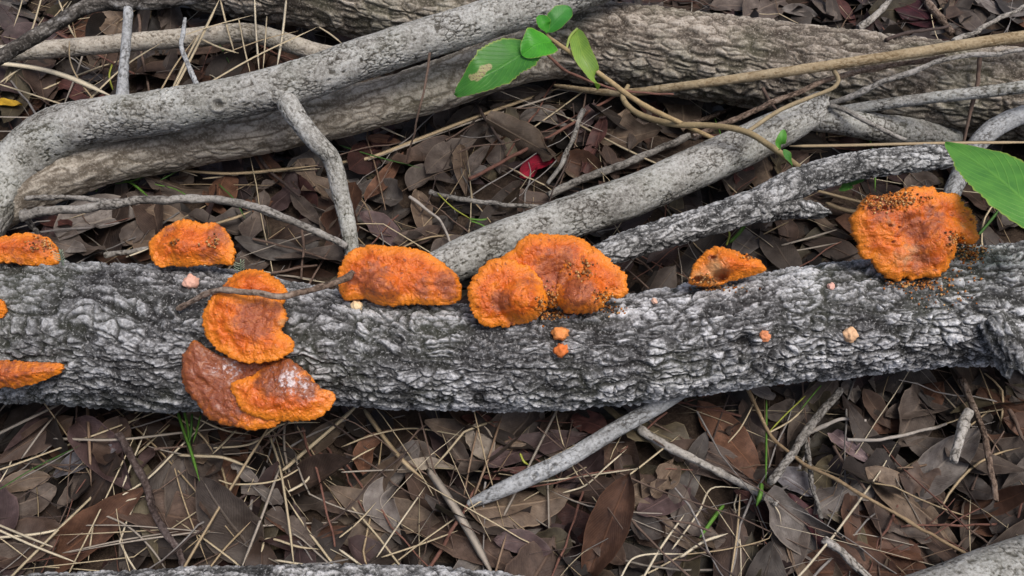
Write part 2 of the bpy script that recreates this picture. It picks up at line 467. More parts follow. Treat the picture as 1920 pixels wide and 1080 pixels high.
def tube(name, pts, ns, nr, bark=None, amp=.001, mat=None, seed=1, lump=.06, cap=(True, True), raw=False,
         jag=(0, 0), visible_bias=0., feats=(), warp=0., nodes=0.):
    """pts: (photo x, photo y, centre height, radius in photo px), or raw xyz + radius in metres"""
    if raw: A = np.array(pts, float)
    else:
        A = []
        for (px, py, z, r) in pts:
            p = P(px, py, z); A.append([*p, r * mpp(p)])
        A = np.array(A)
    S, t = spline(A, ns)
    C, R = S[:, :3].copy(), np.maximum(S[:, 3], .0003)
    if warp:
        C += warp * np.stack([fbm(t / max(R.mean() * 7, .028), t * 0 + k * 9.1, t * 0, seed + 5, 2) for k in range(3)], 1)
    if nodes:
        R = R * (1 + nodes * np.clip(2.2 * vnoise(t / .009, t * 0, t * 0 + seed, seed + 3) - .6, -.5, 1.5))
    T, N, B = frames(C)
    u = np.linspace(0, 1, nr, endpoint=False)
    th = 2 * np.pi * u
    if visible_bias: th = th + visible_bias * np.sin(th - math.radians(55) + math.pi)   # denser on the upper front side
    ct, st = np.cos(th)[None, :], np.sin(th)[None, :]
    s2 = np.repeat(t[:, None], nr, 1)
    rr = R[:, None] * np.ones_like(ct)
    cy, cz = rr * ct, rr * st
    rad = rr * (1 + lump * fbm(s2 / (.9 * rr.mean() * 3), cy / (rr.mean() * 1.3), cz / (rr.mean() * 1.3), seed + 200, 2))
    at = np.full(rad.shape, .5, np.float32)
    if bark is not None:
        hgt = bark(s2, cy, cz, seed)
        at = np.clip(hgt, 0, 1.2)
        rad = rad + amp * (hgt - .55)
    V = C[:, None, :] + N[:, None, :] * (rad * ct)[..., None] + B[:, None, :] * (rad * st)[..., None]
    for e, jg in ((0, jag[0]), (1, jag[1])):
        if jg:
            k = max(3, int(jg / max(t[1], 1e-5)))
            idx = np.arange(k) if e == 0 else np.arange(ns - k, ns)
            wgt = (np.linspace(1, 0, k) if e == 0 else np.linspace(0, 1, k))
            off = jg * (vnoise(cy[idx] / .0035, cz[idx] / .0035, cy[idx] * 0 + 7, seed + 300)) * wgt[:, None] ** .5
            V[idx] += T[idx][:, None, :] * off[..., None]
            shr = 1 - .18 * wgt[:, None] ** 3
            V[idx] = C[idx][:, None, :] + (V[idx] - C[idx][:, None, :]) * shr[..., None]
    V = V.reshape(-1, 3); at = at.ravel()
    for (fx, fy, frad, fh, kind) in feats:                 # knots: ring wall round a sunken eye
        q = proj(V); m = np.where(np.hypot(q[:, 0] - fx, q[:, 1] - fy) < 6)[0]
        if len(m) == 0: continue
        c0 = V[m[np.argmin(q[m, 2])]]
        d = np.linalg.norm(V - c0, axis=1) / frad
        nrm = V - np.repeat(C, nr, 0); nrm /= np.linalg.norm(nrm, axis=1)[:, None]
        if kind == 'knot': dz = fh * (np.exp(-((d - 1) / .35) ** 2) - 1.5 * np.exp(-(d / .6) ** 2))
        else: dz = fh * np.exp(-d ** 2)
        V += nrm * dz[:, None]
        if kind == 'knot': at = at - .55 * np.exp(-(d / .6) ** 2)
    Q = grid_quads(ns, nr, True)
    tri = []
    n0 = len(V); extra = []; ea = []
    for e in (0, 1):
        if cap[e]:
            rim = V[:nr] if e == 0 else V[(ns - 1) * nr:ns * nr]
            cpt = rim.mean(0) + (T[0] if e == 0 else -T[-1]) * R[0 if e == 0 else -1] * (.25 if jag[e] else -.12)
            ci = n0 + len(extra); extra.append(cpt); ea.append(.5)
            b0 = 0 if e == 0 else (ns - 1) * nr
            j = np.arange(nr); j2 = (j + 1) % nr
            tri.append(np.stack([np.full(nr, ci), b0 + j2, b0 + j] if e == 0 else [np.full(nr, ci), b0 + j, b0 + j2], 1))
    if extra:
        V = np.vstack([V, extra]); at = np.r_[at, ea]
    org = np.array([C[:, 0].mean(), C[:, 1].mean(), V[:, 2].min()])
    me = mesh_from(name, V - org, Q, np.vstack(tri) if tri else None, attrs={'bh': at}, mats=[mat] if mat else [])
    return me, org, V

def branch(name, pts, ns, nr, label, cat='branch', group=None, parent=None, **kw):
    me, org, V = tube(name, pts, ns, nr, **kw)
    if parent is not None:
        o = obj(name, me, parent, loc=org - np.array(parent.location))
    else:
        o = obj(name, me, label=label, cat=cat, group=group, loc=org)
    return o, V

# main log
ZL = .066
def edge_pts(lst, z):
    return [(x, .5 * (a + b), z, .5 * (b - a)) for x, a, b in lst]
LOGPTS = [(-420, 640, .072, 130), (-200, 630, .072, 132), (0, 622, .072, 131), (230, 628, .072, 134), (410, 636, .070, 130), (530, 642, .068, 116), (650, 655, .067, 103),
          (860, 669, .067, 99), (1040, 666, .067, 100), (1200, 652, .068, 101), (1400, 622, .069, 104), (1600, 597, .070, 106),
          (1780, 577, .071, 109), (1920, 570, .072, 114), (2120, 566, .073, 114), (2320, 575, .073, 112)]
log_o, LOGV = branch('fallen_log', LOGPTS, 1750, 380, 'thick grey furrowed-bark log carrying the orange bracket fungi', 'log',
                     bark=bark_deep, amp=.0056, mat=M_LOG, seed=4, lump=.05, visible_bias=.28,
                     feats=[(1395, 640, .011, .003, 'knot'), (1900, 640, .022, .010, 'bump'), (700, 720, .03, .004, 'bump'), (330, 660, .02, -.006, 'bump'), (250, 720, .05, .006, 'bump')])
LOGP = proj(LOGV)
def on_log(px, py, rad=5):
    m = np.where(np.hypot(LOGP[:, 0] - px, LOGP[:, 1] - py) < rad)[0]
    if len(m) == 0: m = np.argsort(np.hypot(LOGP[:, 0] - px, LOGP[:, 1] - py))[:20]
    return LOGV[m[np.argmin(LOGP[m, 2])]]
# broken side stub under the right end of the log
p0 = on_log(1895, 655)
ax = np.array([.55, -.72, -.45]); ax /= np.linalg.norm(ax)
st_pts = [[*(p0 - ax * .03), .012], [*(p0 - ax * .012), .015], [*(p0 + ax * .002), .017], [*(p0 + ax * .014), .020]]
branch('branch_stub', st_pts, 70, 80, None, parent=log_o, raw=True, bark=bark_deep, amp=.005, mat=M_LOG, seed=31, jag=(0, .007), lump=.25)

# trunk lying at the back, with the pale limb forking off it
tr_o, _ = branch('fallen_log', [(150, -90, .05, 60), (420, -38, .05, 62), (640, -2, .052, 64), (880, 38, .052, 68), (1100, 78, .052, 74), (1300, 103, .052, 78), (1500, 130, .052, 80),
                 (1700, 158, .052, 84), (1920, 180, .052, 84), (2150, 200, .052, 84), (2400, 222, .052, 84)], 1100, 190,
                 'thick brown ridged-bark trunk lying behind the other branches', 'log', bark=bark_trunkish, amp=.0062, mat=M_TRUNK, seed=12, lump=.08, visible_bias=.4)
branch('side_limb', [(-60, 425, .030, 40), (60, 352, .032, 44), (180, 305, .034, 46), (340, 268, .036, 47), (520, 236, .038, 46), (700, 196, .040, 45), (850, 150, .042, 46), (960, 110, .045, 52), (1080, 84, .048, 56)],
       720, 120, None, parent=tr_o, bark=bark_trunkish, amp=.0022, mat=M_PALE, seed=15, lump=.09, visible_bias=.3)

# long grey branch arching over from the left edge
gb_o, GBV = branch('fallen_branch', [(-60, 470, .03, 40), (-22, 400, .036, 42), (30, 312, .052, 45), (100, 252, .070, 46), (190, 226, .082, 42), (300, 210, .09, 40), (420, 188, .098, 39), (540, 158, .105, 39), (660, 117, .112, 38),
                   (800, 72, .12, 37), (930, 32, .126, 37), (1030, 2, .13, 37), (1180, -50, .13, 36), (1350, -110, .12, 34)], 900, 120,
                   'smooth grey branch arching up across the pale limb', bark=bark_smooth, amp=.0024, mat=M_GREY, seed=22, lump=.06, visible_bias=.3,
                   feats=[(412, 200, .0062, .0016, 'knot'), (232, 196, .012, .004, 'bump'), (530, 196, .014, .004, 'bump'), (80, 320, .010, .002, 'bump')])
branch('side_branch', [(528, 163, .104, 17), (548, 208, .100, 20), (590, 262, .088, 17.5), (622, 300, .07, 17), (640, 370, .045, 16), (653, 425, .03, 15), (662, 490, .012, 14)], 260, 64, None, parent=gb_o,
       bark=bark_smooth, amp=.0013, mat=M_GREY, seed=23, feats=[(627, 294, .004, .003, 'bump')])
branch('side_twig', [(229, 220, .085, 11), (229, 188, .096, 12), (232, 130, .11, 9), (238, 60, .12, 8.5), (242, 4, .128, 8.5)], 120, 28, None, parent=gb_o, bark=bark_smooth, amp=.0010, mat=M_BLUE, seed=24)
branch('side_twig', [(385, 185, .105, 6), (370, 160, .11, 5), (350, 115, .12, 4.5), (340, 85, .125, 4), (344, 60, .13, 4), (347, 34, .133, 3)], 80, 14, None, parent=gb_o, bark=bark_smooth, amp=.0006, mat=M_BLUE, seed=25)

branch('fallen_branch', [(-120, 165, .11, 15), (-20, 118, .115, 14), (50, 78, .12, 13.5), (110, 42, .122, 13.5), (165, 12, .125, 13), (240, 8, .128, 12), (330, 2, .13, 11), (430, -20, .13, 11), (560, -70, .12, 10)], 360, 44,
       'dark flaking branch above the pale stick, meeting an upright twig', bark=bark_trunkish, amp=.0020, mat=M_DARK, seed=33, lump=.12)
branch('fallen_branch', [(-80, 112, .035, 15), (30, 98, .035, 16), (150, 88, .036, 17), (260, 78, .037, 17), (370, 70, .037, 18), (460, 62, .036, 18), (520, 74, .034, 18), (590, 96, .03, 16), (680, 110, .025, 14)], 380, 60,
       'pale tan branch lying under dry grass behind the grey arching branch', bark=bark_smooth, amp=.0012, mat=M_PALE, seed=35)

# middle branch running from the fungus log up to a broken stump
mb_o, _ = branch('fallen_branch', [(760, 545, .035, 36), (850, 492, .038, 38), (960, 448, .04, 40), (1080, 404, .042, 41), (1200, 362, .045, 40), (1310, 312, .05, 39), (1420, 262, .055, 37), (1490, 226, .06, 33), (1545, 196, .064, 27)], 560, 110,
                 'grey branch with a snapped blunt end behind the largest fungus cluster', bark=bark_smooth, amp=.0020, mat=M_GREY, seed=41, lump=.07, jag=(0, .006), visible_bias=.3)
branch('side_branch', [(1495, 215, .056, 24), (1540, 222, .056, 25), (1590, 230, .052, 24), (1650, 240, .045, 25), (1720, 248, .036, 24), (1790, 262, .022, 20)], 200, 64, None, parent=mb_o, bark=bark_smooth, amp=.0016, mat=M_GREY, seed=42, lump=.10)

lb_o, _ = branch('fallen_branch', [(1050, 520, .04, 24), (1140, 474, .05, 26), (1240, 440, .054, 28), (1340, 410, .058, 30), (1430, 380, .062, 32), (1500, 342, .07, 30), (1570, 319, .076, 27), (1660, 304, .08, 26), (1740, 296, .084, 25), (1782, 292, .086, 23)], 560, 84,
                 'white-lichened branch with ragged broken tip beside the big serrated green leaf', bark=bark_deep, amp=.0030, mat=M_WHITE, seed=45, lump=.10, jag=(0, .008), visible_bias=.25)
branch('broken_stub', [(1420, 392, .058, 24), (1470, 388, .058, 25), (1510, 392, .056, 18), (1545, 398, .055, 9)], 120, 60, None, parent=lb_o, bark=bark_deep, amp=.0040, mat=M_WHITE, seed=46, lump=.3, jag=(0, .012))
branch('fallen_branch', [(1770, 400, .04, 15), (1790, 350, .046, 16), (1812, 305, .052, 17), (1835, 268, .06, 18), (1870, 236, .068, 18), (1925, 213, .075, 17), (2020, 195, .08, 17), (2120, 190, .08, 16)], 260, 56,
       'pale blue-grey curved branch passing under the big serrated green leaf', bark=bark_smooth, amp=.0012, mat=M_BLUE, seed=47)
branch('fallen_branch', [(1560, 210, .055, 9), (1640, 198, .070, 10), (1760, 182, .092, 11), (1850, 172, .104, 11), (1930, 162, .112, 12), (2060, 150, .112, 12)], 260, 44,
       'straight grey stick lying along the foot of the brown trunk', bark=bark_smooth, amp=.0010, mat=M_GREY, seed=48)
branch('fallen_branch', [(1040, 160, .020, 3), (1160, 174, .060, 7), (1290, 160, .09, 8), (1420, 142, .104, 9), (1560, 122, .116, 9.5), (1720, 98, .124, 10), (1850, 78, .13, 11), (1940, 66, .13, 11), (2080, 48, .13, 11)], 420, 48,
       'long tan debarked stick slanting across the brown trunk', bark=bark_smooth, amp=.0006, mat=mat_bark('stick_tan', (.17, .12, .065), (.30, .235, .145), (.42, .34, .22), lichen=.2, lich_col=(.46, .40, .30), speck=.2), seed=49)

lo_o, _ = branch('fallen_branch', [(1340, 690, .034, 14), (1240, 757, .032, 15), (1150, 808, .030, 15), (1060, 862, .028, 16), (985, 898, .025, 16), (920, 928, .020, 13), (880, 945, .014, 8)], 320, 64,
       'smooth blue-grey branch poking out from beneath the front of the log', bark=bark_smooth, amp=.0009, mat=M_BLUE, seed=51, jag=(0, .003),
       feats=[(1043, 876, .0032, .0012, 'knot'), (1007, 888, .0035, .0013, 'knot'), (1172, 790, .003, .001, 'knot')])
branch('fallen_log', [(-100, 1150, .02, 60), (200, 1130, .02, 58), (420, 1122, .022, 60), (640, 1118, .022, 60), (900, 1130, .02, 58), (1040, 1150, .015, 50), (1150, 1180, .01, 40)], 520, 120,
       'weathered pale log whose top edge shows below the straw litter', 'log', bark=bark_deep, amp=.0040, mat=M_WHITE, seed=53, lump=.08, visible_bias=.3)
branch('fallen_log', [(1600, 1190, .015, 66), (1750, 1138, .02, 68), (1880, 1094, .024, 68), (2000, 1058, .026, 68), (2160, 1020, .026, 66)], 360, 120,
       'smooth pale grey log end beside the curled olive leaves', 'log', bark=bark_smooth, amp=.0016, mat=M_GREY, seed=54, lump=.05, visible_bias=.3)

# ------------------------------------------------------------------ litter: leaves
COLS = dict(grey=(.135, .108, .090), lgrey=(.235, .210, .190), brown=(.105, .070, .053), rust=(.155, .078, .048), dark=(.046, .036, .031),
            purple=(.100, .066, .065), tan=(.215, .160, .115), pink=(.42, .32, .33), maroon=(.060, .012, .017), crimson=(.36, .010, .035), yellow=(.55, .34, .03),
            olive=(.130, .108, .066), pale=(.35, .30, .24), blue=(.200, .195, .210), redbr=(.120, .050, .042))
WORD = dict(grey='grey-brown', lgrey='light grey', brown='brown', rust='rust-brown', dark='blackish', purple='purplish', tan='tan', olive='olive-brown', pale='pale cream', blue='bluish grey', redbr='red-brown', pink='pink')
def leaf_uv(nu, nv):
    u = np.linspace(0, 1, nu); v = np.linspace(-1, 1, nv)
    U, Vv = np.meshgrid(u, v, indexing='ij')
    return U, Vv
def width_prof(U, kind, seed):
    if kind == 'lance': w = np.sin(np.pi * np.clip(U, 0, 1) ** .82) ** .85
    elif kind == 'oval': w = np.sin(np.pi * np.clip(U, 0, 1) ** .95) ** .62
    elif kind == 'sickle': w = np.sin(np.pi * np.clip(U, 0, 1) ** .65) ** .95
    elif kind == 'torn': w = np.sin(np.pi * np.clip(U * .86 + .1, 0, 1)) ** .55
    elif kind == 'lobed': w = np.sin(np.pi * U) ** .5 * (.72 + .28 * np.cos(U * 14 + seed))
    else: w = np.sin(np.pi * U)
    return w
def leaf_local(L, W, kind, seed, curl=.0, cup=.0, twist=0., wave=.02, sick=0., nu=13, nv=5):
    U, Vv = leaf_uv(nu, nv)
    w = width_prof(U, kind, seed) * W / 2
    edge = 1 + .10 * vnoise(U * 9 + seed, np.sign(Vv) * 3., U * 0, seed + 1) * np.abs(Vv) ** 2
    if kind in ('torn', 'lobed'): edge -= .55 * np.abs(Vv) * sstep(.25, .6, vnoise(U * 4 + seed, np.sign(Vv) * 7., U * 0, seed + 2))
    y = Vv * w * edge + sick * L * ((U - .5) ** 2 - .08)
    x = L * (U - .5)
    z = curl * L * ((U - .5) ** 2 - .05) + cup * W * (np.abs(Vv) ** 1.6) * (w / (W / 2)) + twist * Vv * w * (U - .5) * 2
    z = z + wave * L * vnoise(U * 4 + seed * 1.3, Vv * 1.2, U * 0 + seed, seed + 4) * .6
    uv = np.stack([U, Vv * .5 + .5], -1).reshape(-1, 2)
    return np.stack([x, y, z], -1).reshape(-1, 3), grid_quads(nu, nv), uv
def drop(Vl, yaw, x, y, rng, tilt=.18, pct=78, embed=0.):
    """settle a local mesh on the height map: returns matrix + world verts"""
    c, s = math.cos(yaw), math.sin(yaw)
    W0 = np.stack([c * Vl[:, 0] - s * Vl[:, 1] + x, s * Vl[:, 0] + c * Vl[:, 1] + y], 1)
    i, j = hidx(W0[:, 0], W0[:, 1]); h = H[i, j]
    A = np.stack([W0[:, 0] - x, W0[:, 1] - y, np.ones(len(W0))], 1)
    sol = np.linalg.lstsq(A, h, rcond=None)[0]
    a, b = np.clip(sol[0], -.5, .5) + rng.normal(0, tilt), np.clip(sol[1], -.5, .5) + rng.normal(0, tilt)
    n = np.array([-a, -b, 1.]); n /= np.linalg.norm(n)
    X = np.array([c, s, 0.]); X -= n * (X @ n); X /= np.linalg.norm(X)
    R = np.stack([X, np.cross(n, X), n], 1)
    Wd = Vl @ R.T + np.array([x, y, 0])
    i, j = hidx(Wd[:, 0], Wd[:, 1])
    dz = np.percentile(H[i, j] - Wd[:, 2], pct) + .0006 - embed
    Wd[:, 2] += dz
    M = Matrix.Identity(4)
    for r_ in range(3):
        for c_ in range(3): M[r_][c_] = float(R[r_, c_])
    M[0][3], M[1][3], M[2][3] = float(x), float(y), float(dz)
    return M, Wd
KINDS = ['lance', 'lance', 'oval', 'sickle', 'torn', 'lobed']
def rand_leaf_local(rng, seed, small=False):
    k = KINDS[rng.integers(len(KINDS))]
    L = rng.uniform(.055, .120); W = L * rng.uniform(.20, .36)
    if k == 'torn' or k == 'lobed': L *= .75; W = L * rng.uniform(.4, .6)
    if k == 'oval': L *= .75; W = L * rng.uniform(.42, .6)
    if small: L *= rng.uniform(.25, .5); W *= rng.uniform(.3, .5)
    return leaf_local(L, W, k, seed, curl=rng.normal(.12, .30), cup=rng.normal(.05, .24), twist=rng.normal(0, .5), wave=rng.uniform(.03, .11),
                      sick=rng.normal(0, .22) if k in ('lance', 'sickle') else 0, nu=9 if small else 13, nv=5)
BASECOLS = ['grey', 'grey', 'grey', 'brown', 'brown', 'dark', 'dark', 'purple', 'tan', 'rust', 'olive', 'lgrey', 'redbr']
def litter_bed():
    Vs, Qs, UVs, Cs = [], [], [], []
    n = 0
    rng = np.random.default_rng(5)
    for k in range(3600):
        if k < 2500: x, y = rng.uniform(-.85, .85), rng.uniform(-.38, .80)
        else: x, y = rng.uniform(-LIT_X + .07, LIT_X - .07), rng.uniform(LIT_Y0 + .07, LIT_Y1 - .07)
        Vl, Q, uv = rand_leaf_local(rng, k, small=(k % 3 == 0))
        Vl[:, 2] *= .8
        M, Wd = drop(Vl, rng.uniform(0, 6.28), x, y, rng, pct=62, tilt=.28)
        hraise(Wd)
        Vs.append(Wd); Qs.append(Q + n); UVs.append(uv); n += len(Wd)
        c = np.array(COLS[BASECOLS[rng.integers(len(BASECOLS))]]) * rng.uniform(.22, .62)  # bed leaves darkened in colour to paint shade into the litter gaps
        Cs.append(np.repeat(c[None], len(Wd), 0))
    me = mesh_from('leaf_litter', np.vstack(Vs), np.vstack(Qs), uv=np.vstack(UVs), vcol=np.vstack(Cs), mats=[M_LEAFS])
    obj('leaf_litter', me, label='dense bed of dead leaves and fragments covering the ground', cat='leaf litter', kind='stuff')
litter_bed()

# polyline masks of the big woods: keep loose leaves and straws out of them
BIG = [([(p[0], p[1]) for p in LOGPTS], 125), ([(420, -38), (880, 38), (1300, 103), (1920, 180)], 85), ([(60, 352), (340, 268), (700, 196), (960, 110)], 45),
       ([(-22, 400), (100, 252), (300, 210), (660, 117), (1030, 2)], 42), ([(760, 545), (1200, 362), (1545, 196)], 40)]
def in_big(px, py, m=0):
    for pl, r in BIG:
        for a, b in zip(pl[:-1], pl[1:]):
            d = np.array(b, float) - a; t = np.clip(np.dot(np.array([px, py]) - a, d) / (d @ d), 0, 1)
            q = np.array(a) + t * d
            if math.hypot(px - q[0], py - q[1]) < r + m: return True
    return False
def side_word(py, px=960):
    ly = np.interp(px, [p[0] for p in LOGPTS], [p[1] for p in LOGPTS])
    return 'in front of the fungus log' if py > ly else 'behind the fungus log'
MARKS = [(1010, 315, 'the crimson leaf'), (720, 340, 'the orange-brown narrow leaf'), (1115, 270, 'the dusky red leaf'), (560, 430, 'the grey side branch'), (180, 430, 'the pale grey smooth leaf'), (1440, 440, 'the torn light grey leaf'), (1480, 315, 'the snapped branch'),
         (1760, 340, 'the serrated green leaf'), (1700, 15, 'the dark purple leaf'), (1450, 20, 'the trunk ridge'), (150, 180, 'the dull red leaf'), (430, 90, 'the pale tan branch'), (880, 400, 'the largest fungus'), (250, 340, 'the green grass tuft'),
         (165, 860, 'the bluish grey leaf'), (310, 960, 'the dark slanting twig'), (545, 985, 'the pointed grey lobed leaf'), (60, 1020, 'the forked pale straw'), (490, 840, 'the wet brown bracket'), (740, 940, 'the smooth light grey leaf'), (880, 1010, 'the split grey straw blade'),
         (1000, 850, 'the long purplish leaf'), (970, 950, 'the ribbed tan leaf'), (1220, 910, 'the slim pinkish-tan leaf'), (1370, 830, 'the large rust-brown leaf'), (1475, 1000, 'the maroon leaf'), (1600, 840, 'the pink torn leaf'), (1700, 950, 'the broad tan leaf'), (1800, 815, 'the short cut stick'), (1850, 1040, 'the smooth log end'), (1130, 780, 'the blue-grey branch')]
def mark(px, py):
    side = side_word(py, px)
    c = [m for m in MARKS if side_word(m[1], m[0]) == side]
    return min(c, key=lambda m: math.hypot(m[0] - px, m[1] - py))[2]
def leaf_tags(ck, py, px):
    w_ = mark(px, py)
    return f'loose {WORD[ck]} dead leaf lying in the litter near {w_}', f'{WORD[ck]} leaves near {w_}' 

def random_leaves(n):
    rng = np.random.default_rng(21)
    protos = []
    for k in range(26):
        Vl, Q, uv = rand_leaf_local(rng, 900 + k)
        protos.append((mesh_from('fallen_leaf', Vl, Q, uv=uv, mats=[M_LEAF]), Vl))
    done = 0
    while done < n:
        px, py = rng.uniform(-30, 1950), rng.uniform(-20, 1100)
        if in_big(px, py, 10): continue
        p = on_litter(px, py)
        me, Vl = protos[rng.integers(len(protos))]
        M, Wd = drop(Vl, rng.uniform(0, 6.28), p[0], p[1], rng, tilt=.30, pct=82)
        hraise(Wd)
        ck = ['grey', 'grey', 'brown', 'brown', 'dark', 'purple', 'tan', 'rust', 'lgrey', 'olive'][rng.integers(10)]
        lb, gr = leaf_tags(ck, py, px)
        c = np.array(COLS[ck]) * rng.uniform(.5, 1.0)
        o = obj('fallen_leaf', me, label=lb, cat='leaf', group=gr, color=tuple(c))
        o.matrix_world = M
        done += 1
random_leaves(195)

def hero_leaf(pts, wpx, ck, kind='lance', label=None, cup=.1, tiltl=0., curl=0., off=.004, seed=0, mat=None, nu=17, nv=7, name='fallen_leaf', serr=0., zs=None, parent=None, damage=None, cat='leaf', color=None, wave=.03, ret=False):
    """leaf laid along a traced midrib; it rests on the litter below it"""
    P3 = []
    for k, p in enumerate(pts):
        P3.append(P(p[0], p[1], zs[k]) if zs is not None else on_litter(p[0], p[1], off))
    P3 = np.array(P3)
    if zs is None:                                        # smooth the height so that the blade stays stiff
        zz = np.linspace(P3[0, 2], P3[-1, 2], len(P3)); P3[:, 2] = .4 * P3[:, 2] + .6 * zz
    C, t = spline(P3, nu)
    T = np.gradient(C, axis=0); T /= np.linalg.norm(T, axis=1)[:, None]
    Z = np.array([0, 0, 1.])
    Lt = np.cross(Z, T); Lt /= np.linalg.norm(Lt, axis=1)[:, None]
    tl = tiltl
    Lt = Lt * math.cos(tl) + Z * math.sin(tl)
    Nn = np.cross(T, Lt)
    mid = C[nu // 2]
    a = proj(mid)[0]; b = proj(mid + Lt[nu // 2] * .001)[0]
    pxm = math.hypot(b[0] - a[0], b[1] - a[1]) / .001
    W = wpx / max(pxm, 300); Lw = t[-1]
    U, Vv = leaf_uv(nu, nv)
    wv = width_prof(U, kind, seed) * W / 2
    edge = 1 + .08 * vnoise(U * 9 + seed, np.sign(Vv) * 3., U * 0, seed + 1) * np.abs(Vv) ** 2
    if kind in ('torn', 'lobed'): edge = edge - .5 * np.abs(Vv) * sstep(.25, .6, vnoise(U * 4 + seed, np.sign(Vv) * 7., U * 0, seed + 2))
    if serr: edge = edge + serr * np.abs(Vv) ** 3 * ((U * (nu - 1) * .5) % 1.0 - .5)
    y = Vv * wv * edge
    z = cup * W * np.abs(Vv) ** 1.6 * (wv / (W / 2)) + curl * Lw * ((U - .5) ** 2 - .06) + wave * W * vnoise(U * 4 + seed, Vv * 1.3, U * 0, seed + 6)
    V = C[:, None, :] + Lt[:, None, :] * y[..., None] + Nn[:, None, :] * z[..., None]
    V = V.reshape(-1, 3)
    uv = np.stack([U, Vv * .5 + .5], -1).reshape(-1, 2)
    if zs is None: hraise(V)
    org = np.array([V[:, 0].mean(), V[:, 1].mean(), V[:, 2].min()])
    at = None
    if damage is not None:
        q = proj(V); at = {'damage': sum(np.exp(-(((q[:, 0] - d[0]) / d[2]) ** 2 + ((q[:, 1] - d[1]) / d[3]) ** 2)) for d in damage)}
    me = mesh_from(name, V - org, grid_quads(nu, nv), uv=uv, attrs=at, mats=[mat or M_LEAF])
    col = color or COLS[ck]
    if parent is not None:
        return obj(name, me, parent, loc=org - np.array(parent.location), color=col)
    gr = None
    if label is None: label, gr = leaf_tags(ck, pts[0][1], pts[0][0])
    return obj(name, me, label=label, cat=cat, group=gr, loc=org, color=col)

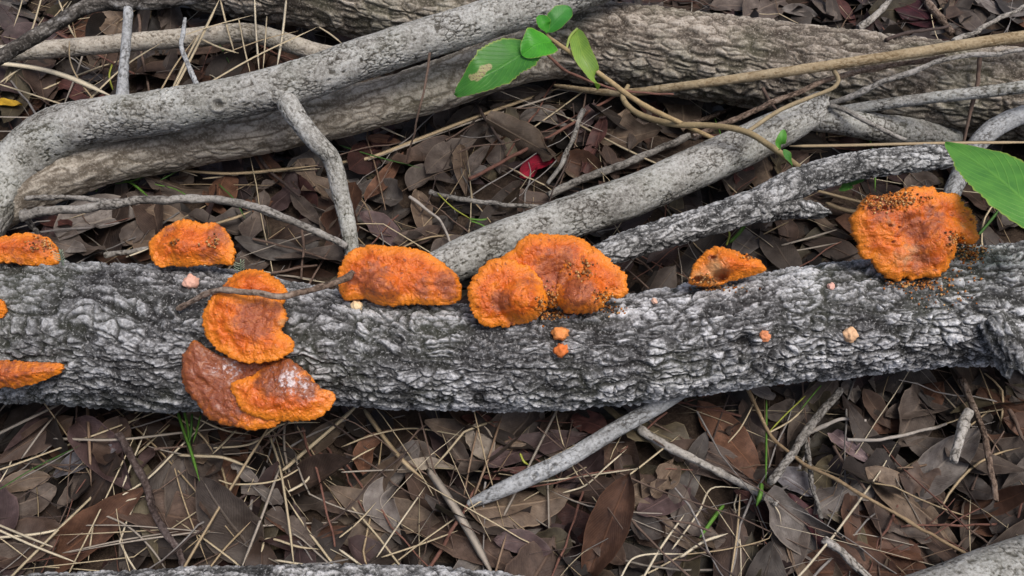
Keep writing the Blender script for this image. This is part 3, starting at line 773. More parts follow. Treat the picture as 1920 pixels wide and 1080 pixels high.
HERO = [
 # in front of the log, right
 ([(1308, 752), (1372, 830), (1437, 912)], 62, 'rust', 'lance', 'large rust-brown speckled leaf beside the bent forked twig', .06),
 ([(1470, 918), (1482, 1000), (1472, 1080)], 78, 'grey', 'oval', 'broad grey-brown leaf with dark midrib against a maroon leaf', .08),
 ([(1478, 925), (1530, 985), (1560, 1062)], 30, 'maroon', 'lance', 'dark maroon leaf half hidden by a broad grey leaf', .1),
 ([(1560, 850), (1556, 920), (1600, 980), (1632, 1058)], 46, 'olive', 'sickle', 'long sickle-shaped olive leaf with a curled thin tip', -.12),
 ([(1620, 878), (1700, 940), (1795, 1018)], 62, 'tan', 'lance', 'broad tan leaf with a dark slit under a long thin twig', .05),
 ([(1686, 888), (1730, 905), (1776, 938)], 88, 'brown', 'lobed', 'notched brown leaf below the short cut stick', .05),
 ([(1560, 812), (1590, 838), (1632, 866)], 36, 'pink', 'torn', 'small pale pink torn leaf skewered by a thin twig', .12),
 ([(1783, 908), (1825, 915), (1866, 932)], 42, 'dark', 'oval', None, .05),
 ([(1866, 830), (1892, 890), (1870, 945), (1812, 968)], 30, 'dark', 'sickle', None, .2),
 ([(1450, 893), (1490, 905), (1525, 930)], 46, 'blue', 'oval', None, .1),
 ([(1585, 712), (1596, 735), (1604, 757)], 36, 'lgrey', 'lance', None, .1),
 ([(1408, 722), (1430, 736), (1452, 748)], 26, 'lgrey', 'torn', None, .1),
 ([(1335, 1010), (1390, 1035), (1440, 1068)], 60, 'grey', 'lobed', None, .1),
 ([(1618, 730), (1640, 770), (1668, 808)], 38, 'brown', 'lance', None, .15),
 ([(1660, 780), (1720, 768), (1785, 764)], 42, 'grey', 'lance', None, .12),
 ([(1528, 716), (1538, 750), (1542, 782)], 46, 'olive', 'oval', None, .1),
 ([(1860, 1000), (1900, 960), (1940, 940)], 50, 'dark', 'oval', None, .1),
 ([(1660, 985), (1700, 1000), (1745, 1010)], 40, 'grey', 'torn', None, .1),
 # in front, middle
 ([(680, 893), (690, 838), (748, 803)], 36, 'rust', 'sickle', 'curved rust-coloured leaf under a bent straw', .15),
 ([(762, 885), (715, 940), (752, 1003)], 54, 'lgrey', 'oval', 'smooth light grey leaf standing beside a split straw blade', .2),
 ([(742, 888), (800, 872), (864, 880)], 24, 'pale', 'lance', None, .1),
 ([(882, 800), (897, 825), (912, 860)], 50, 'pale', 'torn', 'small crumpled cream leaf behind reddish stalks', .12),
 ([(905, 876), (990, 838), (1105, 816)], 52, 'purple', 'lance', 'long purplish leaf lying behind the blue-grey branch', .08),
 ([(905, 897), (950, 886), (1003, 876)], 20, 'redbr', 'lance', None, .1),
 ([(875, 968), (970, 948), (1068, 930)], 74, 'tan', 'oval', 'curled tan leaf with strong ribs below the blue-grey branch', -.22),
 ([(783, 985), (870, 1010), (978, 1075)], 78, 'brown', 'lance', 'broad pinkish-brown leaf crossed by a long split straw', .05),
 ([(925, 1012), (975, 1018), (1035, 1036)], 46, 'purple', 'oval', None, .08),
 ([(1148, 945), (1210, 912), (1265, 857)], 34, 'tan', 'lance', 'slim pinkish-tan leaf pointing up at the log', .15),
 ([(1195, 965), (1240, 935), (1295, 915)], 60, 'purple', 'oval', 'pitted purplish leaf beside the slim pinkish-tan leaf', .08),
 ([(1112, 980), (1140, 1020), (1172, 1060)], 52, 'brown', 'oval', None, .1),
 ([(1178, 970), (1205, 985), (1245, 1003)], 50, 'dark', 'oval', None, .1),
 ([(752, 848), (780, 845), (818, 862)], 36, 'grey', 'oval', None, .1),
 ([(838, 822), (855, 850), (878, 878)], 30, 'grey', 'oval', 'rolled grey leaf forming a little tube', .6),
 ([(862, 786), (893, 786), (928, 790)], 24, 'redbr', 'oval', None, .1),
 ([(1015, 812), (1040, 798), (1070, 777)], 32, 'brown', 'lance', None, .1),
 ([(1068, 788), (1100, 795), (1140, 808)], 42, 'redbr', 'oval', None, .1),
 # in front, left
 ([(98, 893), (160, 858), (232, 833)], 40, 'blue', 'lance', 'bluish grey leaf crossed by an upright brown straw', .15),
 ([(-15, 960), (45, 945), (105, 912)], 62, 'grey', 'oval', None, .1),
 ([(-10, 1060), (50, 1020), (118, 985)], 82, 'brown', 'oval', 'large dark brown leaf beneath a forked pale straw', .08),
 ([(210, 948), (310, 965), (420, 985)], 88, 'brown', 'oval', 'large flat brown leaf under the dark slanting twig', .04),
 ([(228, 1022), (310, 1028), (405, 1042)], 42, 'dark', 'lance', None, .1),
 ([(496, 962), (540, 985), (592, 1022)], 74, 'grey', 'lobed', 'pointed grey lobed leaf among straws below the fungi', .1),
 ([(452, 918), (490, 922), (530, 948)], 36, 'lgrey', 'torn', None, .12),
 ([(410, 848), (450, 838), (495, 850)], 38, 'grey', 'oval', None, .12),
 ([(262, 882), (276, 860), (290, 834)], 28, 'purple', 'oval', None, .2),
 ([(436, 868), (455, 885), (482, 906)], 26, 'lgrey', 'torn', None, .3),
 ([(-5, 922), (45, 905), (95, 893)], 36, 'tan', 'oval', None, .1),
 # behind the log, left
 ([(112, 455), (175, 418), (262, 412)], 58, 'lgrey', 'oval', 'smooth pale grey leaf behind two orange brackets', .18),
 ([(232, 462), (248, 440), (268, 412)], 42, 'grey', 'oval', None, .1),
 ([(-5, 428), (60, 415), (135, 425)], 32, 'redbr', 'torn', 'scalloped red-brown leaf below the arching grey branch foot', .12),
 ([(458, 478), (478, 425), (498, 362)], 54, 'grey', 'lobed', 'pointed grey-brown leaf under the thin grey stick', .12),
 ([(545, 362), (568, 392), (605, 425)], 28, 'grey', 'lance', None, .15),
 ([(605, 435), (618, 408), (638, 382)], 32, 'tan', 'oval', None, .12),
 ([(272, 393), (310, 398), (350, 416)], 28, 'tan', 'oval', None, .1),
 ([(383, 358), (405, 385), (436, 410)], 28, 'rust', 'lance', None, .15),
 ([(443, 482), (470, 488), (508, 492)], 46, 'grey', 'oval', None, .1),
 # behind the log, middle
 ([(684, 378), (720, 340), (757, 288)], 32, 'rust', 'lance', 'orange-brown narrow leaf beside the descending side branch', .18),
 ([(768, 362), (800, 338), (852, 342)], 32, 'grey', 'sickle', 'rolled arching grey leaf behind the fungi', .4),
 ([(798, 325), (845, 290), (895, 258)], 50, 'grey', 'lance', None, .1),
 ([(862, 268), (866, 320), (874, 370)], 32, 'tan', 'sickle', 'pale tan leaf tapering down to a long point', .12),
 ([(878, 325), (896, 298), (920, 268)], 24, 'grey', 'lance', None, .12),
 ([(970, 222), (1015, 222), (1062, 238)], 42, 'lgrey', 'oval', 'pale oval leaf beneath crossing reddish stems', .1),
 ([(1128, 258), (1155, 225), (1182, 203)], 44, 'tan', 'lobed', 'jagged tan leaf beside the dusky red leaf', .12),
 ([(1093, 325), (1115, 275), (1132, 222)], 34, 'redbr', 'torn', 'dusky red jagged leaf beside the jagged tan leaf', .12),
 ([(975, 332), (1005, 312), (1042, 300)], 30, 'crimson', 'oval', 'bright crimson leaf under crossing twigs', .12),
 ([(684, 258), (718, 258), (760, 270)], 18, 'rust', 'lance', None, .1),
 ([(918, 200), (940, 212), (975, 232)], 32, 'grey', 'oval', None, .1),
 ([(672, 396), (712, 428), (760, 468)], 44, 'purple', 'lance', None, .1),
 ([(782, 352), (790, 395), (798, 445)], 40, 'tan', 'oval', None, .12),
 ([(808, 478), (840, 462), (885, 448)], 34, 'grey', 'lance', None, .12),
 ([(735, 455), (780, 440), (830, 425)], 34, 'brown', 'lance', None, .12),
 ([(940, 360), (985, 375), (1040, 372)], 40, 'brown', 'oval', None, .12),
 # behind the log, right
 ([(1382, 475), (1408, 445), (1440, 410)], 50, 'lgrey', 'torn', 'light grey torn leaf behind the small eaten bracket', .12),
 ([(1452, 408), (1475, 435), (1472, 485)], 40, 'brown', 'sickle', None, .2),
 ([(1465, 17), (1495, 16), (1533, 30)], 24, 'lgrey', 'lance', 'light grey curled leaf behind the brown trunk', .15),
 ([(1528, -12), (1540, 12), (1562, 38)], 58, 'grey', 'lobed', None, .1),
 ([(1570, -5), (1585, 20), (1605, 50)], 24, 'redbr', 'lance', None, .1),
 ([(1660, -15), (1700, 12), (1748, 52)], 62, 'maroon', 'oval', 'large dark purple leaf behind the brown trunk', .08),
 ([(1798, 22), (1815, 40), (1838, 62)], 36, 'grey', 'oval', None, .1),
 ([(1498, 284), (1530, 280), (1570, 280)], 14, 'tan', 'lance', None, .1),
 ([(1445, 345), (1475, 318), (1515, 288)], 58, 'brown', 'oval', 'broad brown leaf below the snapped blunt branch', .06),
 ([(1385, 348), (1395, 328), (1405, 306)], 40, 'redbr', 'oval', None, .1),
 ([(1700, 360), (1735, 340), (1765, 345)], 50, 'grey', 'oval', None, .1),
 ([(1330, 20), (1370, 10), (1420, 18)], 30, 'grey', 'lance', None, .1),
 # top left
 ([(112, 158), (150, 172), (195, 200)], 46, 'redbr', 'torn', 'dull red leaf under a broad bleached straw', .1),
 ([(188, 42), (212, 45), (245, 62)], 42, 'tan', 'oval', None, .1),
 ([(-15, 192), (15, 192), (42, 198)], 16, 'yellow', 'lance', 'yellow leaf tip beside the arching grey branch', .1),
 ([(245, 150), (290, 140), (330, 160)], 40, 'brown', 'oval', None, .1),
]
for k, (pts, wpx, ck, kind, lab, cup) in enumerate(HERO):
    rr_ = np.random.default_rng(300 + k)
    hero_leaf(pts, wpx, ck, kind, lab, cup=cup, tiltl=rr_.normal(0, .18), curl=rr_.normal(.05, .08), seed=k * 3 + 1,
              color=tuple(np.array(COLS[ck]) * rr_.uniform(.78, 1.02)), wave=.12)

# ------------------------------------------------------------------ litter: straws and twigs
SCOL = dict(straw=(.50, .42, .28), pale=(.60, .53, .39), grey=(.34, .30, .25), brown=(.24, .165, .11), tan=(.40, .31, .19), green=(.10, .22, .035), dgreen=(.055, .13, .03), ygreen=(.33, .36, .06))
TCOL = dict(brown=(.15, .105, .082), red=(.18, .088, .066), dark=(.075, .055, .048), grey=(.27, .255, .24), pale=(.40, .37, .33), tan=(.30, .22, .13))
def ribbon(C, W, flat=.35, nseg=None, taper=True):
    """flattened four-sided blade along C"""
    n = len(C)
    T, N, B = frames(C)
    u = np.linspace(0, 1, n)
    wd = W / 2 * (np.clip(np.minimum(u * 12 + .5, (1 - u) * 4 + .12), 0, 1) if taper else np.ones(n))
    V = np.stack([C + B * wd[:, None], C + N * (wd * flat)[:, None], C - B * wd[:, None], C - N * (wd * flat)[:, None]], 1).reshape(-1, 3)
    Q = grid_quads(n, 4, True)
    Q = np.vstack([Q, [[3, 2, 1, 0]], [[(n - 1) * 4, (n - 1) * 4 + 1, (n - 1) * 4 + 2, (n - 1) * 4 + 3]]])
    return V, Q
def rand_straw(rng, seed):
    L = rng.uniform(.06, .26); n = 8
    t = np.linspace(-.5, .5, n)
    C = np.stack([t * L, rng.normal(0, .10) * L * (t ** 2 * 2 - .3) , .012 * rng.uniform(0, 1) * np.cos(t * 3) + .004 * rng.normal(0, 1, n).cumsum() * .3], 1)
    if rng.random() < .35:
        k = rng.integers(3, 6); a = rng.normal(0, .6)
        d = C[k:] - C[k - 1]; ca, sa = math.cos(a), math.sin(a)
        C[k:, 0] = C[k - 1, 0] + d[:, 0] * ca - d[:, 1] * sa; C[k:, 1] = C[k - 1, 1] + d[:, 0] * sa + d[:, 1] * ca
    return ribbon(C, rng.uniform(.0008, .0024), .3)
def rand_twig(rng, seed):
    L = rng.uniform(.06, .24); n = 9
    t = np.linspace(-.5, .5, n)
    C = np.stack([t * L, .03 * L * rng.normal(0, 1, n).cumsum() * .5, .012 * L * rng.normal(0, 1, n).cumsum()], 1)
    r0 = rng.uniform(.0004, .0013)
    T, N, B = frames(C); nr = 5
    th = np.arange(nr) / nr * 6.283
    R = r0 * np.linspace(1, .55, n) * (1 + .2 * rng.normal(0, 1, n).clip(-1, 2))
    V = (C[:, None] + N[:, None] * (R[:, None] * np.cos(th))[..., None] + B[:, None] * (R[:, None] * np.sin(th))[..., None]).reshape(-1, 3)
    return V, grid_quads(n, nr, True)
def straw_density(px, py):
    d = .35
    if py < 230 and px < 640: d = 1.
    elif py > 740 and px < 700: d = .95
    elif py > 740: d = .5
    elif px > 1250 and py > 250: d = .6
    return d
def scatter_lines():
    rng = np.random.default_rng(77)
    # bed of thin stuff first
    for (nm, maker, mat, cols, cnt, lab, cat) in (('straw_litter', rand_straw, M_STRAWS, [SCOL[k] for k in ('grey', 'tan', 'brown', 'straw')], 520, 'thin layer of short dry grass scraps through the litter', 'dry grass'),
                                   ('twig_litter', rand_twig, M_TWIGS, [TCOL[k] for k in ('brown', 'red', 'dark', 'grey')], 480, 'scattered fine twig scraps among the dead leaves', 'twig litter')):
        Vs, Qs, Cs, n = [], [], [], 0
        for k in range(cnt):
            if k < cnt * .7: x, y = rng.uniform(-.8, .8), rng.uniform(-.34, .75)
            else: x, y = rng.uniform(-LIT_X + .15, LIT_X - .15), rng.uniform(LIT_Y0 + .15, LIT_Y1 - .15)
            V, Q = maker(rng, k)
            V = V * rng.uniform(.5, 1)
            M, Wd = drop(V, rng.uniform(0, 6.28), x, y, rng, tilt=.05, pct=55)
            Vs.append(Wd); Qs.append(Q + n); n += len(Wd)
            Cs.append(np.repeat((np.array(cols[rng.integers(len(cols))]) * rng.uniform(.6, 1))[None], len(Wd), 0))
        obj(nm, mesh_from(nm, np.vstack(Vs), np.vstack(Qs), vcol=np.vstack(Cs), mats=[mat]), label=lab, cat=cat, kind='stuff')
    protoS, protoT = [], []
    for k in range(24):
        V, Q = rand_straw(rng, k); protoS.append((mesh_from('dry_grass_blade', V, Q, mats=[M_STRAW]), V))
        V, Q = rand_twig(rng, k); protoT.append((mesh_from('twig', V, Q, mats=[M_TWIG]), V))
    done = 0
    while done < 105:
        px, py = rng.uniform(-20, 1940), rng.uniform(-10, 1095)
        if in_big(px, py, 0) or rng.random() > straw_density(px, py): continue
        p = on_litter(px, py)
        me, V = protoS[rng.integers(24)]
        M, Wd = drop(V, rng.uniform(0, 6.28), p[0], p[1], rng, tilt=.07, pct=72)
        cols = ['straw', 'pale', 'grey', 'tan', 'straw']; ck = cols[rng.integers(5)]
        w_ = mark(px, py)
        sw = {'straw': 'straw-coloured', 'pale': 'pale', 'grey': 'grey', 'tan': 'tan'}[ck]
        o = obj('dry_grass_blade', me, label=f'loose thin {sw} dry grass blade lying near {w_}', cat='dry grass', group=f'loose {sw} grass blades near {w_}', color=tuple(np.array(SCOL[ck]) * rng.uniform(.8, 1.1)))
        o.matrix_world = M; done += 1
    done = 0
    while done < 130:
        px, py = rng.uniform(-20, 1940), rng.uniform(-10, 1095)
        if in_big(px, py, 0): continue
        p = on_litter(px, py)
        me, V = protoT[rng.integers(24)]
        M, Wd = drop(V, rng.uniform(0, 6.28), p[0], p[1], rng, tilt=.07, pct=72)
        ck = ['brown', 'red', 'dark', 'grey', 'brown'][rng.integers(5)]
        w_ = mark(px, py)
        sw = {'brown': 'brown', 'red': 'reddish', 'dark': 'dark', 'grey': 'grey'}[ck]
        o = obj('twig', me, label=f'loose thin {sw} twig lying on leaves near {w_}', cat='twig', group=f'loose {sw} twigs near {w_}', color=tuple(np.array(TCOL[ck]) * rng.uniform(.8, 1.15)))
        o.matrix_world = M; done += 1
scatter_lines()

def line3(pts, off):
    out = []
    for p in pts:
        out.append(P(*p) if len(p) == 3 else on_litter(p[0], p[1], off))
    return np.array(out)
def hero_straw(pts, wpx, ck='straw', label=None, off=.010, flat=.3, name='dry_grass_blade', cat='dry grass', mat=None, group=None):
    P3 = line3(pts, off)
    C, t = spline(P3, max(8, 5 * len(pts)))
    W = wpx * mpp(C[len(C) // 2])
    V, Q = ribbon(C, W, flat)
    org = np.array([V[:, 0].mean(), V[:, 1].mean(), V[:, 2].min()])
    w_ = side_word(pts[0][1], pts[0][0])
    gr = group
    if label is None:
        if name == 'dry_grass_blade': label, gr = f'long {ck}-toned straw stretched over the leaves near {mark(*pts[len(pts) // 2][:2])}', f'long {ck} straws near {mark(*pts[len(pts) // 2][:2])}'
    return obj(name, mesh_from(name, V - org, Q, mats=[mat or M_STRAW]), label=label, cat=cat, group=gr, loc=org, color=SCOL[ck])
def hero_twig(pts, rpx, ck='brown', label=None, off=.008, ns=None, nr=8, seed=1, end=.6, node=.12, cat='twig'):
    P3 = line3(pts, off)
    n = len(P3)
    R = np.array([rpx * mpp(p) for p in P3]) * np.linspace(1, end, n)
    A = np.c_[P3, R]
    ns = ns or max(40, 24 * n)
    mt = M_TWIG
    if rpx >= 5:
        nr = 26; ns = int(np.linalg.norm(np.diff(P3, axis=0), axis=1).sum() / .0011) + 20
        mt = {'grey': M_TWG, 'pale': M_TWP, 'brown': M_TWB, 'dark': M_TWD, 'red': M_TWB, 'tan': M_TWB}[ck]
    me, org, V = tube('twig', A, ns, nr, bark=bark_smooth if rpx > 3 else None, amp=(.0010 if rpx >= 5 else .0003 * rpx / 4), mat=mt, seed=seed, lump=node * 2, raw=True, warp=.0022, jag=(.0015, .0015), nodes=.10)
    w_ = side_word(pts[0][1], pts[0][0]); gr = None
    if label is None: label, gr = f'long slender {ck} twig resting on the litter near {mark(*pts[len(pts) // 2][:2])}', f'long slender {ck} twigs near {mark(*pts[len(pts) // 2][:2])}'
    return obj('twig', me, label=label, cat=cat, group=gr, loc=org, color=TCOL[ck])

STRAWS = [
 # top left
 ([(-20, 116), (60, 126), (130, 145), (213, 182)], 13, 'pale', 'broad bleached straw blade slanting to the upright twig'),
 ([(137, 217), (230, 127), (307, 77)], 5, 'straw'), ([(323, 175), (365, 95), (413, -5)], 6, 'straw'), ([(477, -5), (480, 60), (486, 135)], 4, 'pale'),
 ([(537, -5), (530, 60), (519, 128)], 5, 'pale'), ([(500, 30), (497, 80), (493, 133)], 3, 'straw'), ([(380, 162), (480, 105), (597, 50)], 5, 'straw'), ([(597, 50), (618, 63), (642, 82)], 4, 'straw'),
 ([(293, 184), (330, 120), (370, 66)], 4, 'tan'), ([(333, 70), (400, 48), (475, 28)], 4, 'straw'), ([(43, -5), (36, 20), (26, 50)], 3, 'straw'), ([(78, -5), (66, 36), (53, 77)], 4, 'straw'),
 ([(127, 3), (105, 28), (80, 57)], 3, 'tan'), ([(-10, 155), (60, 177), (142, 204)], 4, 'straw'), ([(-10, 219), (60, 220), (135, 219)], 4, 'grey'), ([(-10, 246), (30, 246), (84, 244)], 4, 'grey'),
 ([(130, 77), (131, 112), (148, 150), (190, 204)], 3, 'tan'), ([(377, 73), (410, 88), (448, 100)], 5, 'straw'), ([(447, 33), (458, 90), (470, 140)], 3, 'straw'), ([(372, 66), (350, 110), (318, 178)], 6, 'straw'),
 ([(413, 0), (428, 60), (440, 100)], 4, 'straw'), ([(420, 100), (500, 72), (560, 58)], 3, 'tan'), ([(0, 155), (20, 140), (40, 128)], 5, 'straw'), ([(110, 0), (125, 40), (140, 70)], 4, 'straw'),
 # middle
 ([(632, 305), (690, 296), (780, 262), (873, 226), (980, 188), (1070, 158)], 10, 'tan', 'long split tan straw behind the fungi, running to the trunk'), ([(690, 300), (850, 240), (960, 205), (1085, 165)], 6, 'grey'), ([(640, 210), (700, 232), (760, 258)], 5, 'pale'),
 ([(330, 318), (430, 325), (520, 318), (596, 310)], 8, 'tan'), ([(380, 335), (470, 325), (600, 316)], 5, 'straw'), ([(280, 300), (320, 312), (370, 330)], 5, 'pale'), ([(90, 328), (120, 350), (145, 372)], 3, 'straw'),
 ([(1480, 274, .060), (1600, 272, .076), (1760, 268, .090), (1990, 266, .080)], 9, 'tan', 'long flat tan straw above the white-lichened branch'), ([(1548, 380), (1580, 392), (1640, 402)], 12, 'tan'), ([(1525, 355), (1580, 370), (1640, 385)], 8, 'tan'), ([(400, 420), (440, 408), (470, 396)], 8, 'tan'),
 ([(236, 482), (260, 473), (282, 464)], 5, 'pale'), ([(1465, 460), (1520, 445), (1570, 430)], 5, 'grey'), ([(1460, 475), (1520, 465), (1572, 455)], 4, 'grey'),
 # front left
 ([(-10, 884), (80, 852), (173, 817), (305, 768)], 5, 'straw'), ([(230, 928), (277, 897), (330, 845), (395, 782)], 5, 'pale', 'bright straight straw leading up under the big brown bracket'), ([(-10, 1008), (60, 1002), (117, 990), (187, 953), (272, 930)], 6, 'pale'),
 ([(-10, 990), (60, 1022), (152, 1058)], 5, 'pale'), ([(163, 748), (167, 830), (171, 912)], 6, 'brown'), ([(117, 1037), (233, 1012), (335, 996)], 4, 'grey'), ([(323, 862), (345, 940), (390, 1060)], 3, 'tan'),
 ([(523, 880), (490, 970), (445, 1085)], 6, 'grey'), ([(500, 803), (523, 870), (540, 970), (554, 1085)], 5, 'straw'), ([(530, 882), (590, 830), (650, 778), (680, 750)], 9, 'straw', 'thick pale straw rising to the log beside the double bracket'), ([(540, 922), (570, 905), (593, 883), (645, 880)], 6, 'pale'),
 ([(-10, 816), (60, 782), (132, 748)], 8, 'grey'), ([(40, 860), (80, 805), (124, 757)], 5, 'grey'), ([(100, 822), (220, 824), (330, 812), (440, 800)], 6, 'grey'), ([(443, 806), (420, 830), (398, 852)], 5, 'straw'),
 ([(378, 1085), (420, 1030), (470, 978)], 5, 'tan'), ([(333, 853), (380, 855), (420, 858), (482, 882)], 7, 'straw'), ([(182, 948), (172, 1000), (165, 1055)], 4, 'straw'), ([(230, 912), (250, 860), (277, 797)], 4, 'pale'), ([(183, 960), (240, 987), (285, 1030), (322, 1085)], 4, 'grey'),
 ([(140, 985), (230, 985), (330, 992), (420, 1000)], 3, 'grey'), ([(410, 900), (440, 908), (520, 900), (590, 860)], 4, 'straw'), ([(515, 1050), (580, 1060), (650, 1070)], 5, 'pale'), ([(400, 840), (470, 832), (530, 795), (600, 792)], 5, 'straw'), ([(490, 1035), (500, 1010), (560, 1025), (600, 1030)], 5, 'straw'), ([(360, 780), (420, 806), (470, 815)], 4, 'straw'),
 # front middle
 ([(640, 838), (700, 815), (773, 803), (873, 818)], 4, 'straw'), ([(683, 768), (727, 830), (760, 868), (805, 908)], 9, 'tan', 'curved tan straw ending at the smooth light grey leaf'), ([(803, 878), (853, 953), (890, 1015), (930, 1090)], 16, 'grey', 'broad split grey straw blade slanting over brown leaves'),
 ([(887, 935), (915, 860), (942, 775)], 5, 'brown'), ([(870, 928), (885, 850), (902, 775)], 4, 'brown'), ([(706, 1045), (750, 980), (798, 912)], 4, 'pale'), ([(715, 1045), (790, 1020), (858, 995)], 4, 'straw'), ([(636, 1008), (670, 980), (705, 942)], 4, 'straw'), ([(636, 1030), (670, 1055), (710, 1090)], 5, 'pale'),
 ([(1008, 904), (1090, 893), (1200, 878)], 4, 'pale'), ([(1055, 924), (1097, 910), (1140, 872), (1175, 842)], 4, 'pale'), ([(1122, 932), (1200, 875), (1275, 815)], 4, 'straw'), ([(1160, 1090), (1190, 1045), (1285, 1038)], 4, 'pale'), ([(1205, 1085), (1240, 1025), (1285, 962)], 5, 'pale'), ([(926, 1085), (938, 1040), (950, 1000)], 5, 'brown'),
 ([(640, 875), (680, 850), (705, 838)], 4, 'straw'), ([(640, 885), (700, 882), (760, 880)], 4, 'grey'), ([(1260, 1030), (1310, 960), (1335, 915), (1390, 915)], 4, 'pale'), ([(1275, 1045), (1320, 1015), (1365, 1000)], 6, 'pale'), ([(1280, 1040), (1360, 1030), (1440, 1010), (1448, 995)], 3, 'tan'), ([(1370, 1080), (1382, 1000), (1388, 920)], 4, 'tan'), ([(1390, 912), (1430, 925), (1460, 960), (1465, 985)], 3, 'pale'),
 ([(1365, 830), (1390, 800), (1420, 742)], 3, 'straw'), ([(1440, 812), (1480, 790), (1508, 765)], 4, 'straw'),
]
for s_ in STRAWS:
    top_left = s_[0][0][1] < 230 and s_[0][0][0] < 620 and s_[0][-1][0] < 645
    hero_straw(s_[0], s_[1], s_[2], s_[3] if len(s_) > 3 else None, off=.072 if top_left else .010)

TW = [
 ([(220, 808), (262, 885), (290, 960), (330, 1035), (355, 1085)], 7, 'dark', 'dark purplish-brown twig slanting over the large flat brown leaf', .014, .95),
 ([(805, 100), (800, 133), (787, 207), (763, 302)], 3, 'brown', 'thin brown twig crossing in front of the pale limb', None, .6, [(805, 100, .12), (800, 133, .11), (787, 207, .085), (763, 302, .03)]),
 ([(877, 334), (960, 294), (1060, 238), (1160, 178)], 3.5, 'red', 'reddish stem running up to the thorny stem', .012, .8), ([(947, 294), (990, 230), (1042, 152)], 2.2, 'red'), ([(893, 196), (920, 235), (948, 279)], 3.5, 'dark'),
 ([(1092, 205), (1080, 252), (1053, 307), (1028, 345)], 5, 'grey'), ([(1030, 365), (1123, 322), (1187, 300), (1292, 254)], 8, 'grey', 'knobbly grey twig between the crimson leaf and middle branch', .012, .8),
 ([(1300, 258), (1370, 228), (1440, 196), (1580, 143), (1770, 108)], 6, 'brown', 'long brown twig passing above the snapped branch', None, .8, [(1300, 258, .06), (1370, 228, .075), (1440, 196, .085), (1580, 143, .10), (1770, 108, .11)]),
 ([(1290, 232), (1340, 215), (1420, 185)], 5, 'brown'), ([(803, 358), (893, 380), (960, 386), (1042, 390)], 5, 'grey', 'grey twig lying across leaves above the largest fungus cluster', .010, .7),
 ([(767, 370), (820, 410), (847, 462)], 3.2, 'pale'), ([(475, 450), (560, 472), (640, 496)], 2.6, 'brown'), ([(567, 436), (566, 480), (564, 524)], 2.6, 'brown'), ([(505, 514), (550, 505), (595, 497)], 3, 'brown'),
 ([(1190, 802), (1280, 850), (1370, 895), (1456, 942)], 7.5, 'pale', 'straight pale grey stick slanting under the rust-brown leaf', .012, .85), ([(1545, 1012), (1590, 1045), (1640, 1090)], 8, 'pale', 'pale thick twig end next to the maroon leaf', .010, .9),
 ([(1445, 902), (1487, 850), (1513, 807), (1545, 765), (1575, 728)], 8, 'grey', 'bent forked grey-brown twig reaching up to the log', .018, .9), ([(1513, 820), (1520, 887), (1538, 972)], 5.5, 'grey'),
 ([(1402, 728), (1447, 817), (1513, 870), (1600, 920), (1680, 960), (1775, 1020), (1875, 1085)], 3.6, 'tan', 'very long thin brown stem slanting across the broad tan leaf', .016, .9), ([(1563, 840), (1590, 880), (1622, 918)], 3.2, 'brown'),
 ([(1800, 712), (1828, 770), (1847, 820), (1858, 880), (1864, 938)], 7, 'brown', 'curved brown twig dropping from the right end of the log', .020, .75), ([(1816, 772), (1800, 812), (1783, 862)], 9, 'pale', 'short cut stick with pale bark and hollow end', .034, .95),
 ([(1586, 827), (1640, 825), (1700, 812), (1772, 793)], 3.4, 'pale', 'thin pale twig poking through the pink torn leaf', .016, .8), ([(1522, 808), (1573, 790), (1624, 790)], 4, 'pale'), ([(1890, 765), (1905, 795), (1925, 835)], 4, 'brown'),
 ([(797, 1085), (825, 1030), (853, 980), (892, 918)], 4, 'red'), ([(566, 802), (600, 900), (625, 1025)], 2.6, 'red'), ([(440, 225), (480, 290), (510, 325), (560, 370)], 4, 'dark'), ([(1500, 880), (1512, 840), (1515, 800)], 3, 'grey'),
 ([(1840, 108, .11), (1830, 160, .095), (1818, 220, .08), (1808, 268, .06)], 4, 'brown', 'upright thin twig standing in front of the brown trunk'),
 ([(1550, 200, .07), (1640, 160, .10), (1760, 115, .12), (1850, 100, .125), (2000, 92, .12)], 5.5, 'grey', 'thin grey twig running over the brown trunk from the snapped branch'),
 ([(1555, 200, .075), (1595, 212, .075), (1650, 240, .07), (1700, 262, .062)], 5, 'grey', 'short grey twig sloping down from the snapped branch'),
 ([(1660, 75, .10), (1700, 62, .10), (1780, 48, .08)], 4, 'dark'), ([(1790, 78, .105), (1850, 48, .10), (1930, 8, .09)], 5, 'pale', 'straight pale twig rising behind the tan stick'), ([(1610, 55), (1640, 30), (1672, -5)], 7, 'pale', 'pale thick twig behind the trunk by the purple leaf'),
 ([(1735, -5), (1755, 25), (1785, 65)], 8, 'brown'), ([(40, 404, .045), (120, 393, .05), (200, 384, .052), (330, 372, .055), (420, 376, .05), (520, 402, .045), (590, 432, .035), (652, 462, .03)], 9, 'grey', 'grey stick running between the arching branch and its side branch'),
 ([(48, 376, .045), (110, 370, .048), (180, 374, .05), (240, 384, .05)], 5, 'grey'), ([(40, 395, .045), (55, 420, .03), (75, 440, .02)], 7, 'grey'), ([(195, 482), (235, 474), (278, 463)], 5, 'grey'),
 ([(1020, 100, .10), (1095, 148, .095), (1160, 170, .09), (1260, 176, .09)], 3, 'red', 'thin reddish twig in front of the brown trunk'),
 ([(1430, 165, .065), (1440, 190, .066), (1455, 210, .068)], 3.4, 'brown'),
 ([(100, 60), (180, 100), (250, 140)], 2.6, 'red'), ([(440, 60), (540, 110), (600, 130)], 2.4, 'red'), ([(260, 30), (266, 100), (280, 180)], 3, 'brown'),
]
